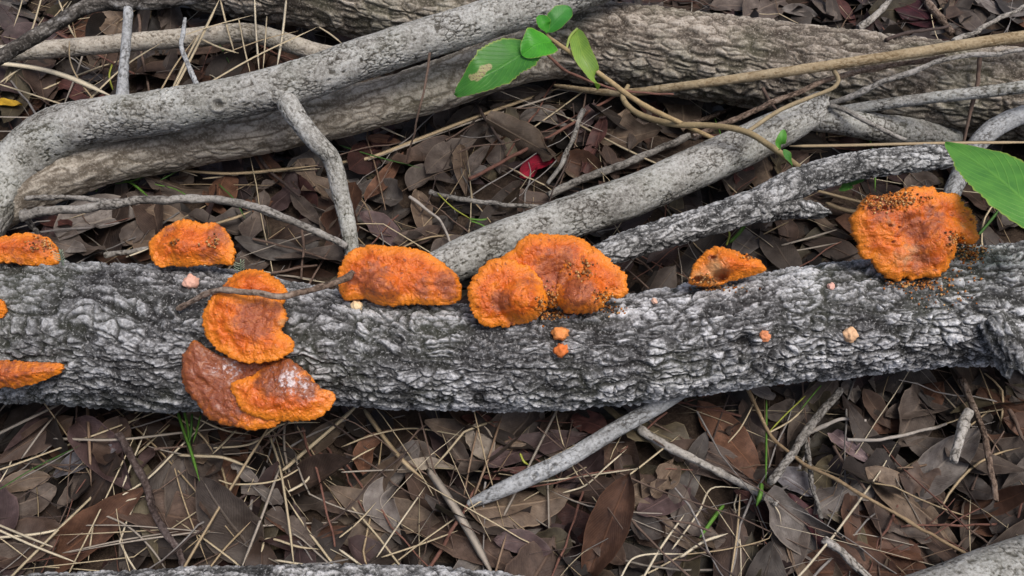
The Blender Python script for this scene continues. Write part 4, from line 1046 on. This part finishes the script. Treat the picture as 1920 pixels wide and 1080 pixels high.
for k, t_ in enumerate(TW):
    pts = t_[6] if len(t_) > 6 else t_[0]
    hero_twig(pts, t_[1], t_[2], t_[3] if len(t_) > 3 else None, off=(t_[4] if len(t_) > 4 and t_[4] else .009), end=t_[5] if len(t_) > 5 else .7, seed=500 + k, nr=12 if t_[1] > 4.5 else 7)

# living grass
GR = [([(333, 772), (345, 810), (357, 843), (374, 902)], 6, 'green'), ([(345, 770), (352, 800), (356, 850)], 5, 'green'), ([(360, 775), (358, 810), (352, 840)], 5, 'dgreen'), ([(376, 778), (368, 810), (362, 830)], 4, 'green'),
      ([(1437, 750), (1437, 820), (1436, 905)], 4, 'green'), ([(1357, 946), (1335, 975), (1312, 1008)], 8, 'green'), ([(1428, 906), (1426, 925), (1418, 950)], 9, 'green'), ([(1510, 742), (1470, 780), (1440, 812)], 3, 'ygreen'),
      ([(636, 272), (700, 292), (792, 316)], 3.5, 'dgreen'), ([(200, 332), (240, 340), (280, 370)], 5, 'green'), ([(215, 345), (260, 335), (320, 300)], 4, 'green'), ([(270, 332), (310, 310), (345, 270)], 3, 'green'), ([(300, 338), (340, 318), (400, 300)], 3, 'dgreen'),
      ([(290, 345), (330, 355), (370, 380)], 3, 'green'), ([(180, 360), (190, 335), (205, 320)], 3, 'green'), ([(410, 345), (440, 375), (460, 410)], 3, 'dgreen'), ([(1368, 455), (1390, 432), (1402, 410)], 7, 'green'), ([(1362, 460), (1368, 440), (1362, 425)], 4, 'ygreen'),
      ([(1340, 170 + 52), (1352, 255), (1355, 300)], 2.5, 'green'), ([(1622, 232), (1632, 265), (1640, 300), (1641, 360)], 4, 'green'), ([(880, 410), (900, 412), (915, 410)], 5, 'green'), ([(882, 414), (900, 420), (918, 430)], 4, 'green'), ([(820, 362), (850, 390), (885, 412)], 3, 'ygreen'),
      ([(-5, 920), (60, 880), (150, 835)], 3, 'dgreen'), ([(210, 120), (205, 145), (215, 178)], 4, 'ygreen'), ([(1835, 440), (1860, 410), (1875, 390)], 6, 'dgreen'), ([(403, 70), (418, 95), (430, 118)], 3, 'dgreen'), ([(975, 850), (982, 865), (992, 872)], 5, 'ygreen'), ([(1540, 722), (1520, 745), (1500, 770)], 3, 'green')]
for g_ in GR:
    w_ = side_word(g_[0][0][1], g_[0][0][0])
    hero_straw(g_[0], g_[1], g_[2], f'thin living green grass blade growing {w_}', off=.014, name='grass_blade', cat='grass', mat=M_BLADE, group=f'green grass blades {w_}')

# ------------------------------------------------------------------ bracket fungi
def resample(pl, n):
    p = np.asarray(pl, float)
    pc = np.vstack([p[-2:], p, p[:3]])
    S, t = spline(np.c_[pc, np.zeros(len(pc))], 40 * len(pc))
    S = S[:, :2]
    a = int(np.argmin(np.linalg.norm(S[:120] - p[0], axis=1))); b = len(S) - 120 + int(np.argmin(np.linalg.norm(S[-120:] - p[0], axis=1)))
    S = S[a:b]
    d = np.r_[0, np.cumsum(np.linalg.norm(np.diff(S, axis=0), axis=1))]
    q = np.linspace(0, d[-1], n, endpoint=False)
    return np.stack([np.interp(q, d, S[:, 0]), np.interp(q, d, S[:, 1])], 1)
def bracket_mesh(outline, anchor, tilt, lift=0., thick=.010, center=None, lumps=(), brown=(), pale=(), waxy=(), seed=0, mat=None, side=0., dome=.004, rough_edge=1.2, name='cap', nring=46, nang=300, holes=(), base_off=0., rimw=.010):
    n = np.array([math.sin(side), -math.sin(tilt) * math.cos(side), math.cos(tilt) * math.cos(side)])
    p0 = np.asarray(anchor) + n * lift
    o2 = resample(outline, nang)
    e1 = np.cross(n, [0, 1., 0]); e1 = np.cross([0, 1., 0], n); e1 /= np.linalg.norm(e1); e2 = np.cross(n, e1)
    O = np.array([PP(x, y, p0, n) for x, y in o2])
    ci = center if center is not None else tuple(o2.mean(0))
    c3 = PP(ci[0], ci[1], p0, n)
    oxy = np.stack([(O - c3) @ e1, (O - c3) @ e2], 1)
    # ragged lobed margin
    ln = np.arange(nang) / nang * 2 * np.pi
    rg = rough_edge * (.0011 * fbm(np.cos(ln) * 6, np.sin(ln) * 6, ln * 0, seed + 1, 2) + .0008 * vnoise(np.cos(ln) * 22, np.sin(ln) * 22, ln * 0, seed + 2))
    oxy *= (1 + rg / np.linalg.norm(oxy, axis=1))[:, None]
    tt = np.linspace(0, 1, nring) ** .8
    G = tt[:, None, None] * oxy[None]                     # (ring, ang, 2)
    G = G.reshape(-1, 2)
    d = np.full(len(G), 9.)
    for k in range(0, nang, 2):
        d = np.minimum(d, np.hypot(G[:, 0] - oxy[k, 0], G[:, 1] - oxy[k, 1]))
    dn = np.clip(d / rimw, 0, 1)
    prof = np.sqrt(np.clip(1 - (1 - dn) ** 2, 0, 1))
    rmax = d.max()
    X3 = c3 + G[:, :1] * e1 + G[:, 1:] * e2
    qq = proj(X3)
    gx_, gy_ = G[:, 0], G[:, 1]
    s_ = seed * 3.1
    hgt = .42 * thick * prof + dome * sstep(0, 1, d / rmax)
    for (lx, ly, lr, lh) in lumps:
        k = lr * mpp(X3.mean(0))
        dd = np.hypot(qq[:, 0] - lx, (qq[:, 1] - ly) * 1.15) / lr
        hgt = hgt + lh * np.clip(1 - dd ** 2, 0, 1) ** 1.15 * prof if lh > 0 else hgt + lh * np.exp(-dd ** 2 * 1.5) * prof
    hgt += prof * (.0032 * fbm(gx_ / .018 + s_, gy_ / .018, gx_ * 0, seed + 5, 2) + .0013 * fbm(gx_ / .0060 + s_, gy_ / .0060, gx_ * 0, seed + 6, 4)
                   - .0009 * (1 - np.abs(fbm(gx_ / .0075, gy_ / .0075, gx_ * 0, seed + 7, 2)) * 3).clip(0, 1) ** 2 + .0003 * np.sin(d / .0042 * 2 * np.pi * .5 + 2 * vnoise(gx_ / .01, gy_ / .01, gx_ * 0, seed)))
    # radial puckers close to the rim
    ang = np.arctan2(gy_, gx_)
    hgt += .0006 * np.exp(-d / .006) * prof * vnoise(np.cos(ang) * 26, np.sin(ang) * 26, gx_ * 0, seed + 8)
    hm = np.zeros(len(G))
    for (hx, hy, hr, hd) in holes:
        g = np.exp(-(((qq[:, 0] - hx) / hr) ** 2 + ((qq[:, 1] - hy) / (hr * .7)) ** 2) ** 2)
        hgt -= hd * g; hm = np.maximum(hm, g)
    # gentle warp of the whole shelf
    wv = .004 * vnoise(gx_ / .035 + s_, gy_ / .035, gx_ * 0, seed + 11)
    top = X3 + n * (hgt + wv)[:, None]
    bot = X3 - n * (.58 * thick * prof - wv + .004 * sstep(0, 1, d / rmax))[:, None]
    V = np.vstack([top, bot])
    Qt = grid_quads(nring, nang, True); N0 = len(top)
    Qb = Qt[:, ::-1] + N0
    j = np.arange(nang); j2 = (j + 1) % nang; l0 = (nring - 1) * nang
    Qs = np.stack([l0 + j, l0 + j2, N0 + l0 + j2, N0 + l0 + j], 1)
    def fld(sp):
        f = np.zeros(len(G))
        for (x, y, r, a) in sp: f = np.maximum(f, a * np.exp(-((qq[:, 0] - x) ** 2 + (qq[:, 1] - y) ** 2) / (r * r)))
        return np.r_[f, f * 0]
    edge = np.r_[1 - np.clip(d / .014, 0, 1), np.ones(len(G))]
    br = fld(brown); br[:N0] = np.maximum(br[:N0], hm * 1.2)
    org = np.array([V[:, 0].mean(), V[:, 1].mean(), V[:, 2].min()])
    # winding: make the top face along n
    a, b, c = V[Qt[nang * 5, 0]], V[Qt[nang * 5, 1]], V[Qt[nang * 5, 3]]
    Q = np.vstack([Qt, Qb, Qs])
    if np.dot(np.cross(b - a, c - a), n) < 0: Q = Q[:, ::-1]
    me = mesh_from(name, V - org, Q, attrs={'brown': br, 'edge': edge, 'pale': fld(pale), 'waxy': fld(waxy)}, mats=[mat or M_FUN])
    return me, org, top
BR = {}
def bracket(key, label, outline, anc, tilt, **kw):
    p = on_log(*anc)
    me, org, top = bracket_mesh(outline, p, math.radians(tilt), name='bracket_fungus', **kw)
    o = obj('bracket_fungus', me, label=label, cat='fungus', group='orange bracket fungi on the log', loc=org)
    BR[key] = top
    return o
def on_top(key, px, py):
    q = proj(BR[key]); k = np.argmin(np.hypot(q[:, 0] - px, q[:, 1] - py))
    return BR[key][k]

bracket('A', 'orange bracket with crumbs on it at the dark left end of the log', [(-70, 462), (-30, 448), (15, 444), (50, 437), (80, 442), (98, 455), (108, 475), (106, 492), (60, 496), (10, 494), (-40, 494), (-75, 485)], (40, 500), 22, lift=.004, seed=1, brown=[(85, 462, 22, .55), (40, 480, 30, .4)], thick=.012)
bracket('B', 'orange bumpy bracket above the small pale bud, on the log top', [(278, 457), (287, 443), (307, 427), (333, 415), (360, 412), (379, 421), (400, 417), (423, 430), (439, 453), (441, 477), (436, 495), (410, 496), (377, 497), (350, 500), (323, 499), (303, 502), (290, 494), (281, 477)], (360, 505), 30, lift=.006, seed=2,
        lumps=[(355, 470, 38, .004), (327, 470, 8, -.003)], brown=[(410, 445, 26, .6), (320, 430, 20, .45), (400, 480, 24, .5), (355, 470, 22, .3)])
bracket('C', 'small rounded orange bracket behind the thin bare twig', [(419, 545), (438, 519), (458, 508), (480, 504), (504, 514), (527, 530), (539, 550), (525, 572), (480, 580), (440, 574)], (480, 560), 18, lift=.010, seed=3, brown=[(430, 540, 16, .4)], thick=.011, dome=.006)
bracket('D', 'bright orange scooped bracket with brown middle, over the wet brown one', [(521, 563), (538, 597), (530, 619), (545, 634), (553, 648), (537, 667), (509, 678), (474, 682), (446, 676), (414, 660), (389, 635), (379, 603), (384, 578), (399, 556), (421, 546), (455, 552), (496, 556)], (470, 615), 33, lift=.017, seed=4,
        center=(468, 612), lumps=[(490, 600, 45, -.006), (430, 560, 26, .003)], brown=[(480, 600, 40, .95), (510, 585, 26, .6), (520, 570, 12, .5)], pale=[(534, 605, 10, .8)], thick=.012)
bracket('E', 'large wet red-brown bracket shelf under the brighter orange ones', [(367, 640), (348, 662), (342, 694), (345, 722), (367, 754), (389, 782), (424, 798), (468, 806), (502, 804), (530, 792), (570, 770), (590, 720), (560, 685), (520, 670), (470, 665), (420, 668), (392, 655)], (450, 700), 30, lift=.010, seed=5,
        center=(450, 725), lumps=[(450, 690, 50, -.004)], brown=[(400, 700, 80, 1.1), (460, 690, 70, 1.2), (420, 760, 60, .75), (370, 690, 40, .8)], waxy=[(440, 696, 22, .55), (420, 690, 16, .45)], thick=.012, mat=M_FUNWET)
bracket('F', 'wet orange fan bracket with whitish sheen resting on the red-brown shelf', [(435, 722), (447, 712), (465, 706), (484, 697), (509, 681), (534, 672), (559, 684), (581, 706), (600, 727), (625, 735), (628, 750), (616, 769), (587, 787), (540, 791), (499, 786), (462, 774), (443, 751)], (530, 705), 34, lift=.020, seed=6,
        center=(530, 735), brown=[(530, 700, 45, 1.), (575, 725, 30, .8), (500, 715, 26, .6)], waxy=[(550, 710, 26, .75), (572, 722, 18, .6), (535, 720, 14, .5)], thick=.010, mat=M_FUNWET)
bracket('G', 'smooth-lipped orange bracket left of the largest cluster', [(634, 508), (645, 485), (668, 466), (700, 459), (735, 463), (770, 466), (805, 478), (835, 497), (856, 516), (865, 540), (862, 562), (845, 570), (800, 572), (770, 571), (735, 575), (705, 570), (684, 560), (650, 562), (636, 545)], (740, 575), 30, lift=.008, seed=7,
        lumps=[(718, 545, 40, .010), (665, 530, 14, -.004), (835, 540, 16, -.003)], brown=[(705, 528, 34, .85), (735, 552, 25, .5), (838, 538, 26, .85), (668, 528, 14, .8), (800, 545, 28, .5)], thick=.013)
# the largest: three fused caps are one thing
pH = on_log(1020, 590)
rootH = bpy.data.objects.new('bracket_fungus', None); COL.objects.link(rootH)
rootH.empty_display_size = .02
rootH.location = pH
rootH['label'] = 'largest orange fungus, three fused caps around a crumbly notch'; rootH['category'] = 'fungus'; rootH['group'] = 'orange bracket fungi on the log'
def hcap(key, *a, **kw):
    me, org, top = bracket_mesh(*a, name='cap', **kw)
    o = obj('cap', me, rootH, loc=org - pH); BR[key] = top
hcap('H2', [(925, 505), (951, 475), (968, 466), (971, 454), (995, 441), (1028, 439), (1065, 440), (1094, 449), (1117, 466), (1135, 492), (1125, 535), (1075, 565), (1030, 575), (980, 555), (940, 530)], on_log(1020, 580), math.radians(33), lift=.009, seed=8, center=(1030, 510),
     lumps=[(1000, 470, 34, .004), (1040, 520, 34, -.006)], brown=[(1040, 510, 44, .85), (1010, 540, 34, .8), (1060, 480, 20, .6)], thick=.013)
hcap('H1', [(877, 548), (884, 526), (908, 497), (937, 484), (965, 488), (1000, 508), (1022, 540), (1026, 570), (1016, 588), (995, 603), (963, 609), (930, 613), (903, 608), (884, 584)], on_log(950, 590), math.radians(36), lift=.014, seed=9, center=(950, 552),
     lumps=[(986, 566, 52, .013), (930, 570, 12, -.003)], brown=[(938, 566, 20, 1.), (990, 528, 26, .4), (960, 602, 14, .4)], thick=.013)
hcap('H3', [(1058, 482), (1085, 468), (1115, 466), (1149, 490), (1171, 514), (1178, 533), (1173, 556), (1149, 560), (1134, 566), (1127, 580), (1101, 588), (1072, 588), (1052, 578), (1044, 545), (1050, 510)], on_log(1100, 580), math.radians(33), lift=.013, seed=10, center=(1105, 530),
     lumps=[(1093, 560, 50, .012), (1085, 505, 18, -.004)], brown=[(1080, 548, 36, .85), (1110, 575, 24, .4), (1055, 520, 18, .7)], thick=.012)
bracket('I', 'small half-eaten orange bracket with holes in its pale base', [(1291, 530), (1297, 507), (1310, 483), (1330, 467), (1357, 464), (1387, 475), (1413, 483), (1428, 491), (1436, 506), (1407, 518), (1373, 528), (1340, 536), (1313, 537)], (1355, 535), 34, lift=.008, seed=11, pale=[(1335, 510, 26, .95), (1310, 520, 16, .9)], brown=[(1330, 485, 6, 1.2)],
        holes=[(1348, 519, 13, .012), (1306, 524, 7, .010), (1333, 485, 4, .005)], lumps=[(1355, 485, 40, .007)], thick=.014)
bracket('J', 'big round weathered orange bracket next to the serrated green leaf', [(1596, 410), (1603, 398), (1615, 383), (1629, 367), (1645, 367), (1662, 365), (1679, 358), (1709, 350), (1735, 351), (1758, 361), (1784, 364), (1798, 373), (1813, 390), (1826, 409), (1830, 436), (1827, 457), (1811, 457), (1795, 453), (1790, 467), (1781, 494), (1764, 511), (1747, 519), (1726, 522), (1709, 524), (1696, 521), (1686, 530), (1671, 523), (1652, 509), (1632, 490), (1615, 475), (1608, 451), (1600, 426)],
        (1745, 500), 36, lift=.014, seed=12, center=(1712, 438), lumps=[(1764, 455, 58, .011), (1700, 440, 40, -.004), (1712, 487, 18, -.003)], brown=[(1705, 430, 36, .75), (1740, 410, 30, .6), (1650, 400, 34, .55), (1716, 488, 26, .75), (1805, 410, 22, .25), (1640, 375, 30, .5), (1720, 470, 20, .6)], pale=[(1690, 480, 34, .55), (1770, 450, 30, .45), (1665, 420, 26, .4), (1800, 420, 20, .4)],
        holes=[(1652, 392, 5, .005), (1662, 425, 4, .004), (1668, 455, 3, .003), (1680, 428, 3, .003), (1816, 413, 3, .002), (1787, 450, 4, .003), (1640, 378, 6, .004), (1625, 392, 5, .003)], thick=.015, rough_edge=1.8)
bracket('K', 'red-orange bracket low on the left end of the log', [(-90, 690), (-60, 676), (0, 676), (40, 678), (90, 679), (121, 685), (105, 704), (70, 718), (30, 727), (-20, 727), (-70, 720)], (30, 695), 38, lift=.008, seed=13, brown=[(20, 690, 60, .55), (90, 688, 25, .5)], thick=.010)
bracket('L', 'sliver of orange bracket at the very left of the log front', [(-60, 575), (-30, 558), (-5, 560), (8, 572), (6, 590), (-15, 604), (-45, 600)], (-20, 585), 35, lift=.006, seed=14, thick=.010)

# young buds on the bark
def bud(px, py, rpx, col, label, seed):
    p = on_log(px, py)
    r = rpx * mpp(p)
    n1, n2 = 18, 26
    a = np.linspace(0, math.pi, n1)[:, None]; b = np.linspace(0, 2 * math.pi, n2, endpoint=False)[None]
    D = np.stack([np.sin(a) * np.cos(b), np.sin(a) * np.sin(b), np.cos(a) * np.ones_like(b)], -1).reshape(-1, 3)
    rr_ = r * (1 + .42 * fbm(D[:, 0] * 2.2 + seed, D[:, 1] * 2.2, D[:, 2] * 2.2, seed, 2) + .08 * vnoise(D[:, 0] * 7 + seed, D[:, 1] * 7, D[:, 2] * 7, seed))
    V = D * rr_[:, None] * np.array([1, 1, .72])
    nrm = np.array([0, -.5, .86])
    o = obj('fungus_bud', mesh_from('fungus_bud', V, grid_quads(n1, n2, True), mats=[M_BUD]), label=label, cat='fungus', group='young fungus buds on the bark', loc=p + nrm * r * .15, color=col)
    o.rotation_euler = (math.radians(30), 0, seed)
bud(354, 528, 14, (.72, .42, .32), 'pale pink rounded fungus bud below the bumpy bracket', 1)
bud(672, 569, 10.5, (.80, .62, .38), 'cream fungus bud under the smooth-lipped bracket', 2)
bud(1048, 622, 16, (.78, .30, .09), 'upper of two orange buds below the largest fungus', 3)
bud(1051, 655, 14, (.72, .20, .05), 'lower of two orange buds below the largest fungus', 4)
bud(1437, 633, 10.5, (.72, .28, .13), 'small salmon fungus bud beside a bark knot', 5)
bud(1590, 631, 13, (.76, .48, .28), 'cream and salmon fungus bud below the big round bracket', 6)
bud(1558, 534, 8, (.72, .42, .34), 'tiny pinkish bud between the eaten bracket and the round one', 7)
bud(1226, 562, 6, (.70, .45, .34), 'tiny pale bud right of the largest fungus', 8)

# crumbs (insect frass) on and under the caps
def crumbs(label, spots, seed):
    rng = np.random.default_rng(seed)
    Vs, Qs, Cs, n = [], [], [], 0
    cube = np.array([[x, y, z] for x in (-1, 1) for y in (-1, 1) for z in (-1, 1)], float)
    fq = np.array([[0, 1, 3, 2], [4, 6, 7, 5], [0, 4, 5, 1], [2, 3, 7, 6], [0, 2, 6, 4], [1, 5, 7, 3]])
    for (key, cx, cy, sx, sy, cnt) in spots:
        if key: tgt = BR[key]
        else: tgt = LOGV
        q = proj(tgt)
        near = np.where((np.abs(q[:, 0] - cx) < 3 * sx + 8) & (np.abs(q[:, 1] - cy) < 3 * sy + 8))[0]
        if len(near) == 0: continue
        qn = q[near]
        for k in range(cnt):
            x, y = rng.normal(cx, sx), rng.normal(cy, sy)
            dd = np.hypot(qn[:, 0] - x, qn[:, 1] - y)
            m = np.where(dd < 4)[0]
            if len(m) == 0: continue
            p = tgt[near[m[np.argmin(qn[m, 2])]]]
            s = rng.uniform(.0003, .0009)
            V = cube * s * rng.uniform(.5, 1.1, (8, 3))
            a = rng.uniform(0, 6.28); V[:, :2] = V[:, :2] @ np.array([[math.cos(a), -math.sin(a)], [math.sin(a), math.cos(a)]])
            V = V + p + np.array([0, -.0003, .0006])
            Vs.append(V); Qs.append(fq + n); n += 8
            c = [(.55, .22, .05), (.30, .12, .04), (.12, .05, .02), (.62, .38, .16), (.45, .14, .02)][rng.integers(5)]
            Cs.append(np.repeat(np.array(c)[None], 8, 0))
    obj('fungus_crumbs', mesh_from('fungus_crumbs', np.vstack(Vs), np.vstack(Qs), vcol=np.vstack(Cs), mats=[M_CRUMB], smooth=False), label=label, cat='crumbs', kind='stuff')
crumbs('orange-brown crumbs in the notch of the largest fungus', [('H2', 1035, 560, 10, 14, 160), (None, 1035, 588, 14, 6, 160), ('H3', 1090, 502, 12, 9, 130), ('H3', 1135, 555, 10, 8, 60), ('H1', 1018, 575, 5, 12, 50), (None, 1140, 575, 14, 6, 60)], 3)
crumbs('brown crumbs on and beside the big round bracket', [('J', 1650, 378, 26, 10, 260), ('J', 1700, 372, 20, 10, 90), ('J', 1792, 450, 9, 7, 50), (None, 1815, 470, 18, 12, 240), (None, 1715, 530, 26, 5, 150), (None, 1770, 540, 30, 20, 90)], 4)
crumbs('specks of brown frass on the left brackets and the eaten one', [('B', 400, 450, 9, 7, 50), ('B', 322, 452, 6, 5, 18), ('A', 80, 460, 14, 8, 80), ('I', 1400, 475, 9, 5, 40), ('I', 1325, 525, 16, 5, 70), (None, 1345, 538, 25, 3, 70)], 5)

# twig lying on the log in front of the small bracket
def pz(px, py, p): return P(px, py, p[2])
za = on_log(335, 580); zc = on_top('C', 480, 556); ze = on_log(640, 545)
hero_twig([(335, 580, za[2] + .004), (400, 548, zc[2] + .010), (470, 549, zc[2] + .016), (530, 556, zc[2] + .014), (590, 544, zc[2] + .010), (645, 522, zc[2] + .006), (690, 495, .085)][::-1], 6.5, 'brown', 'thin bare twig lying across the small rounded bracket', seed=700, end=.75, nr=12)

# ------------------------------------------------------------------ green plants
def plant_root(name, label, cat, p):
    o = bpy.data.objects.new(name, None); COL.objects.link(o); o.location = p; o.empty_display_size = .02
    o['label'] = label; o['category'] = cat
    return o
def part_tube(name, parent, pts, ns, nr, col, mat, raw=False, **kw):
    me, org, V = tube(name, pts, ns, nr, mat=mat, raw=raw, **kw)
    return obj(name, me, parent, loc=org - np.array(parent.location), color=col)
G1, G2, G3 = (.055, .235, .022), (.08, .36, .02), (.20, .34, .05)
sp = plant_root('leafy_sprig', 'green leafy sprig on a thorny tan stem before the trunk', 'plant', P(1352, 266, .03))
part_tube('stem', sp, [(1372, 276, .03, 4), (1345, 263, .055, 4), (1270, 228, .09, 4.6), (1195, 190, .12, 5), (1120, 135, .14, 4.4), (1060, 92, .15, 4), (1030, 70, .154, 3.4), (1022, 58, .157, 2.6)], 90, 10, (.40, .30, .16), M_TWIG, lump=.15)
hero_leaf([(1012, 88), (960, 112), (905, 145), (852, 178)], 84, None, 'oval', mat=M_GREEN, nu=49, nv=9, name='leaf', serr=.10, zs=[.152, .158, .155, .14], parent=sp, color=(.055, .22, .03), cup=.12, tiltl=-.15, seed=61, damage=[(905, 133, 10, 9), (890, 145, 14, 7), (918, 126, 8, 6)])
hero_leaf([(1034, 78), (1008, 82), (978, 104)], 66, None, 'oval', mat=M_GREEN, nu=33, nv=9, name='leaf', serr=.06, zs=[.158, .166, .160], parent=sp, color=(.06, .34, .02), cup=.10, tiltl=-.35, seed=62)
hero_leaf([(1026, 62), (1018, 45), (1013, 28)], 26, None, 'oval', mat=M_GREEN, nu=25, nv=7, name='leaf', serr=.06, zs=[.158, .166, .170], parent=sp, color=(.06, .32, .03), cup=.25, seed=63)
hero_leaf([(1026, 60), (1045, 38), (1070, 14)], 40, None, 'oval', mat=M_GREEN, nu=33, nv=9, name='leaf', serr=.06, zs=[.158, .166, .170], parent=sp, color=(.045, .25, .035), cup=.18, tiltl=.2, seed=64)
hero_leaf([(1080, 54), (1092, 100), (1112, 140), (1120, 168)], 38, None, 'oval', mat=M_GREEN, nu=33, nv=9, name='leaf', serr=.05, zs=[.150, .152, .140, .12], parent=sp, color=(.20, .36, .06), cup=.15, tiltl=.3, seed=65)
part_tube('petiole', sp, [(1062, 92, .150, 2.5), (1068, 70, .154, 2.5), (1082, 54, .150, 2.5)], 20, 7, (.25, .33, .08), M_BLADE)
vn = plant_root('vine_stem', 'tan looping vine stem draped over the snapped grey branch', 'vine', P(1510, 318, .03))
part_tube('stem', vn, [(1178, 160, .09, 4), (1168, 184, .085, 5), (1195, 212, .08, 5.6), (1260, 232, .085, 6), (1340, 236, .092, 6), (1400, 248, .095, 6), (1450, 278, .09, 6), (1490, 308, .07, 6), (1520, 330, .04, 6)], 140, 10, (.30, .235, .13), M_TWIG, lump=.12)
part_tube('tendril', vn, [(1562, 130, .112, 4), (1572, 150, .108, 4), (1562, 165, .104, 4), (1520, 182, .10, 4), (1460, 208, .095, 4.5), (1403, 246, .096, 4)], 80, 8, (.32, .26, .16), M_TWIG, lump=.12)
bl = plant_root('green_leaf', 'big serrated bright green leaf reaching in above the round bracket', 'leaf', P(2080, 430, .0))
hero_leaf([(2010, 440), (1940, 392), (1860, 326), (1772, 268)], 132, None, 'lance', mat=M_GREEN, nu=57, nv=11, name='blade', serr=.075, zs=[.17, .182, .176, .16], parent=bl, color=(.10, .31, .05), cup=.10, tiltl=-.1, seed=71)
part_tube('petiole', bl, [(2004, 400, .171, 4), (2050, 430, .14, 4), (2080, 450, .06, 4), (2090, 455, -.01, 5)], 40, 8, (.22, .30, .08), M_BLADE)
for (pts, wpx, zs, c, lab) in [
    ([(1460, 282), (1465, 262), (1470, 242)], 20, [.098, .11, .115], (.09, .33, .04), 'small green leaf standing beside the looping vine stem'),
    ([(1468, 280), (1478, 295), (1486, 312)], 14, [.095, .09, .08], (.06, .22, .04), 'small dark green leaf drooping under the looping vine stem'),
    ([(1590, 345), (1605, 338), (1622, 336)], 18, [.055, .058, .06], (.06, .24, .03), 'small green seedling leaf beside the white-lichened branch'),
    ([(1596, 346), (1585, 352), (1573, 358)], 18, [.055, .058, .056], (.06, .22, .03), 'lower small green seedling leaf near the round bracket')]:
    hero_leaf(pts, wpx, None, 'oval', lab, mat=M_GREEN, nu=15, nv=7, name='seedling_leaf', zs=zs, color=c, cup=.12, seed=int(pts[0][0]))
# lichen tufts
def tuft(px, py, label, seed):
    p = on_log(px, py); rng = np.random.default_rng(seed)
    rt = plant_root('lichen_tuft', label, 'lichen', p)
    stem = [[*(p + np.array([0, 0, -.002])), .0007], [*(p + np.array([.002, 0, .008])), .0006], [*(p + np.array([.004, .001, .018])), .0004]]
    part_tube('stalk', rt, stem, 12, 6, (.33, .42, .30), M_BLADE, raw=True)
    for k in range(9):
        t = .2 + .08 * k; b = p + np.array([.004 * t, 0, .018 * t]); s = (-1) ** k
        part_tube('filament', rt, [[*b, .0004], [*(b + np.array([s * .002, -.001, .002])), .00035], [*(b + np.array([s * .0042, -.001, .0048])), .0002]], 6, 5, (.38, .47, .34), M_BLADE, raw=True)
tuft(455, 512, 'tiny feathery pale green lichen between two orange brackets', 1)
tuft(118, 492, 'tiny feathery pale green lichen at the leftmost bracket', 2)
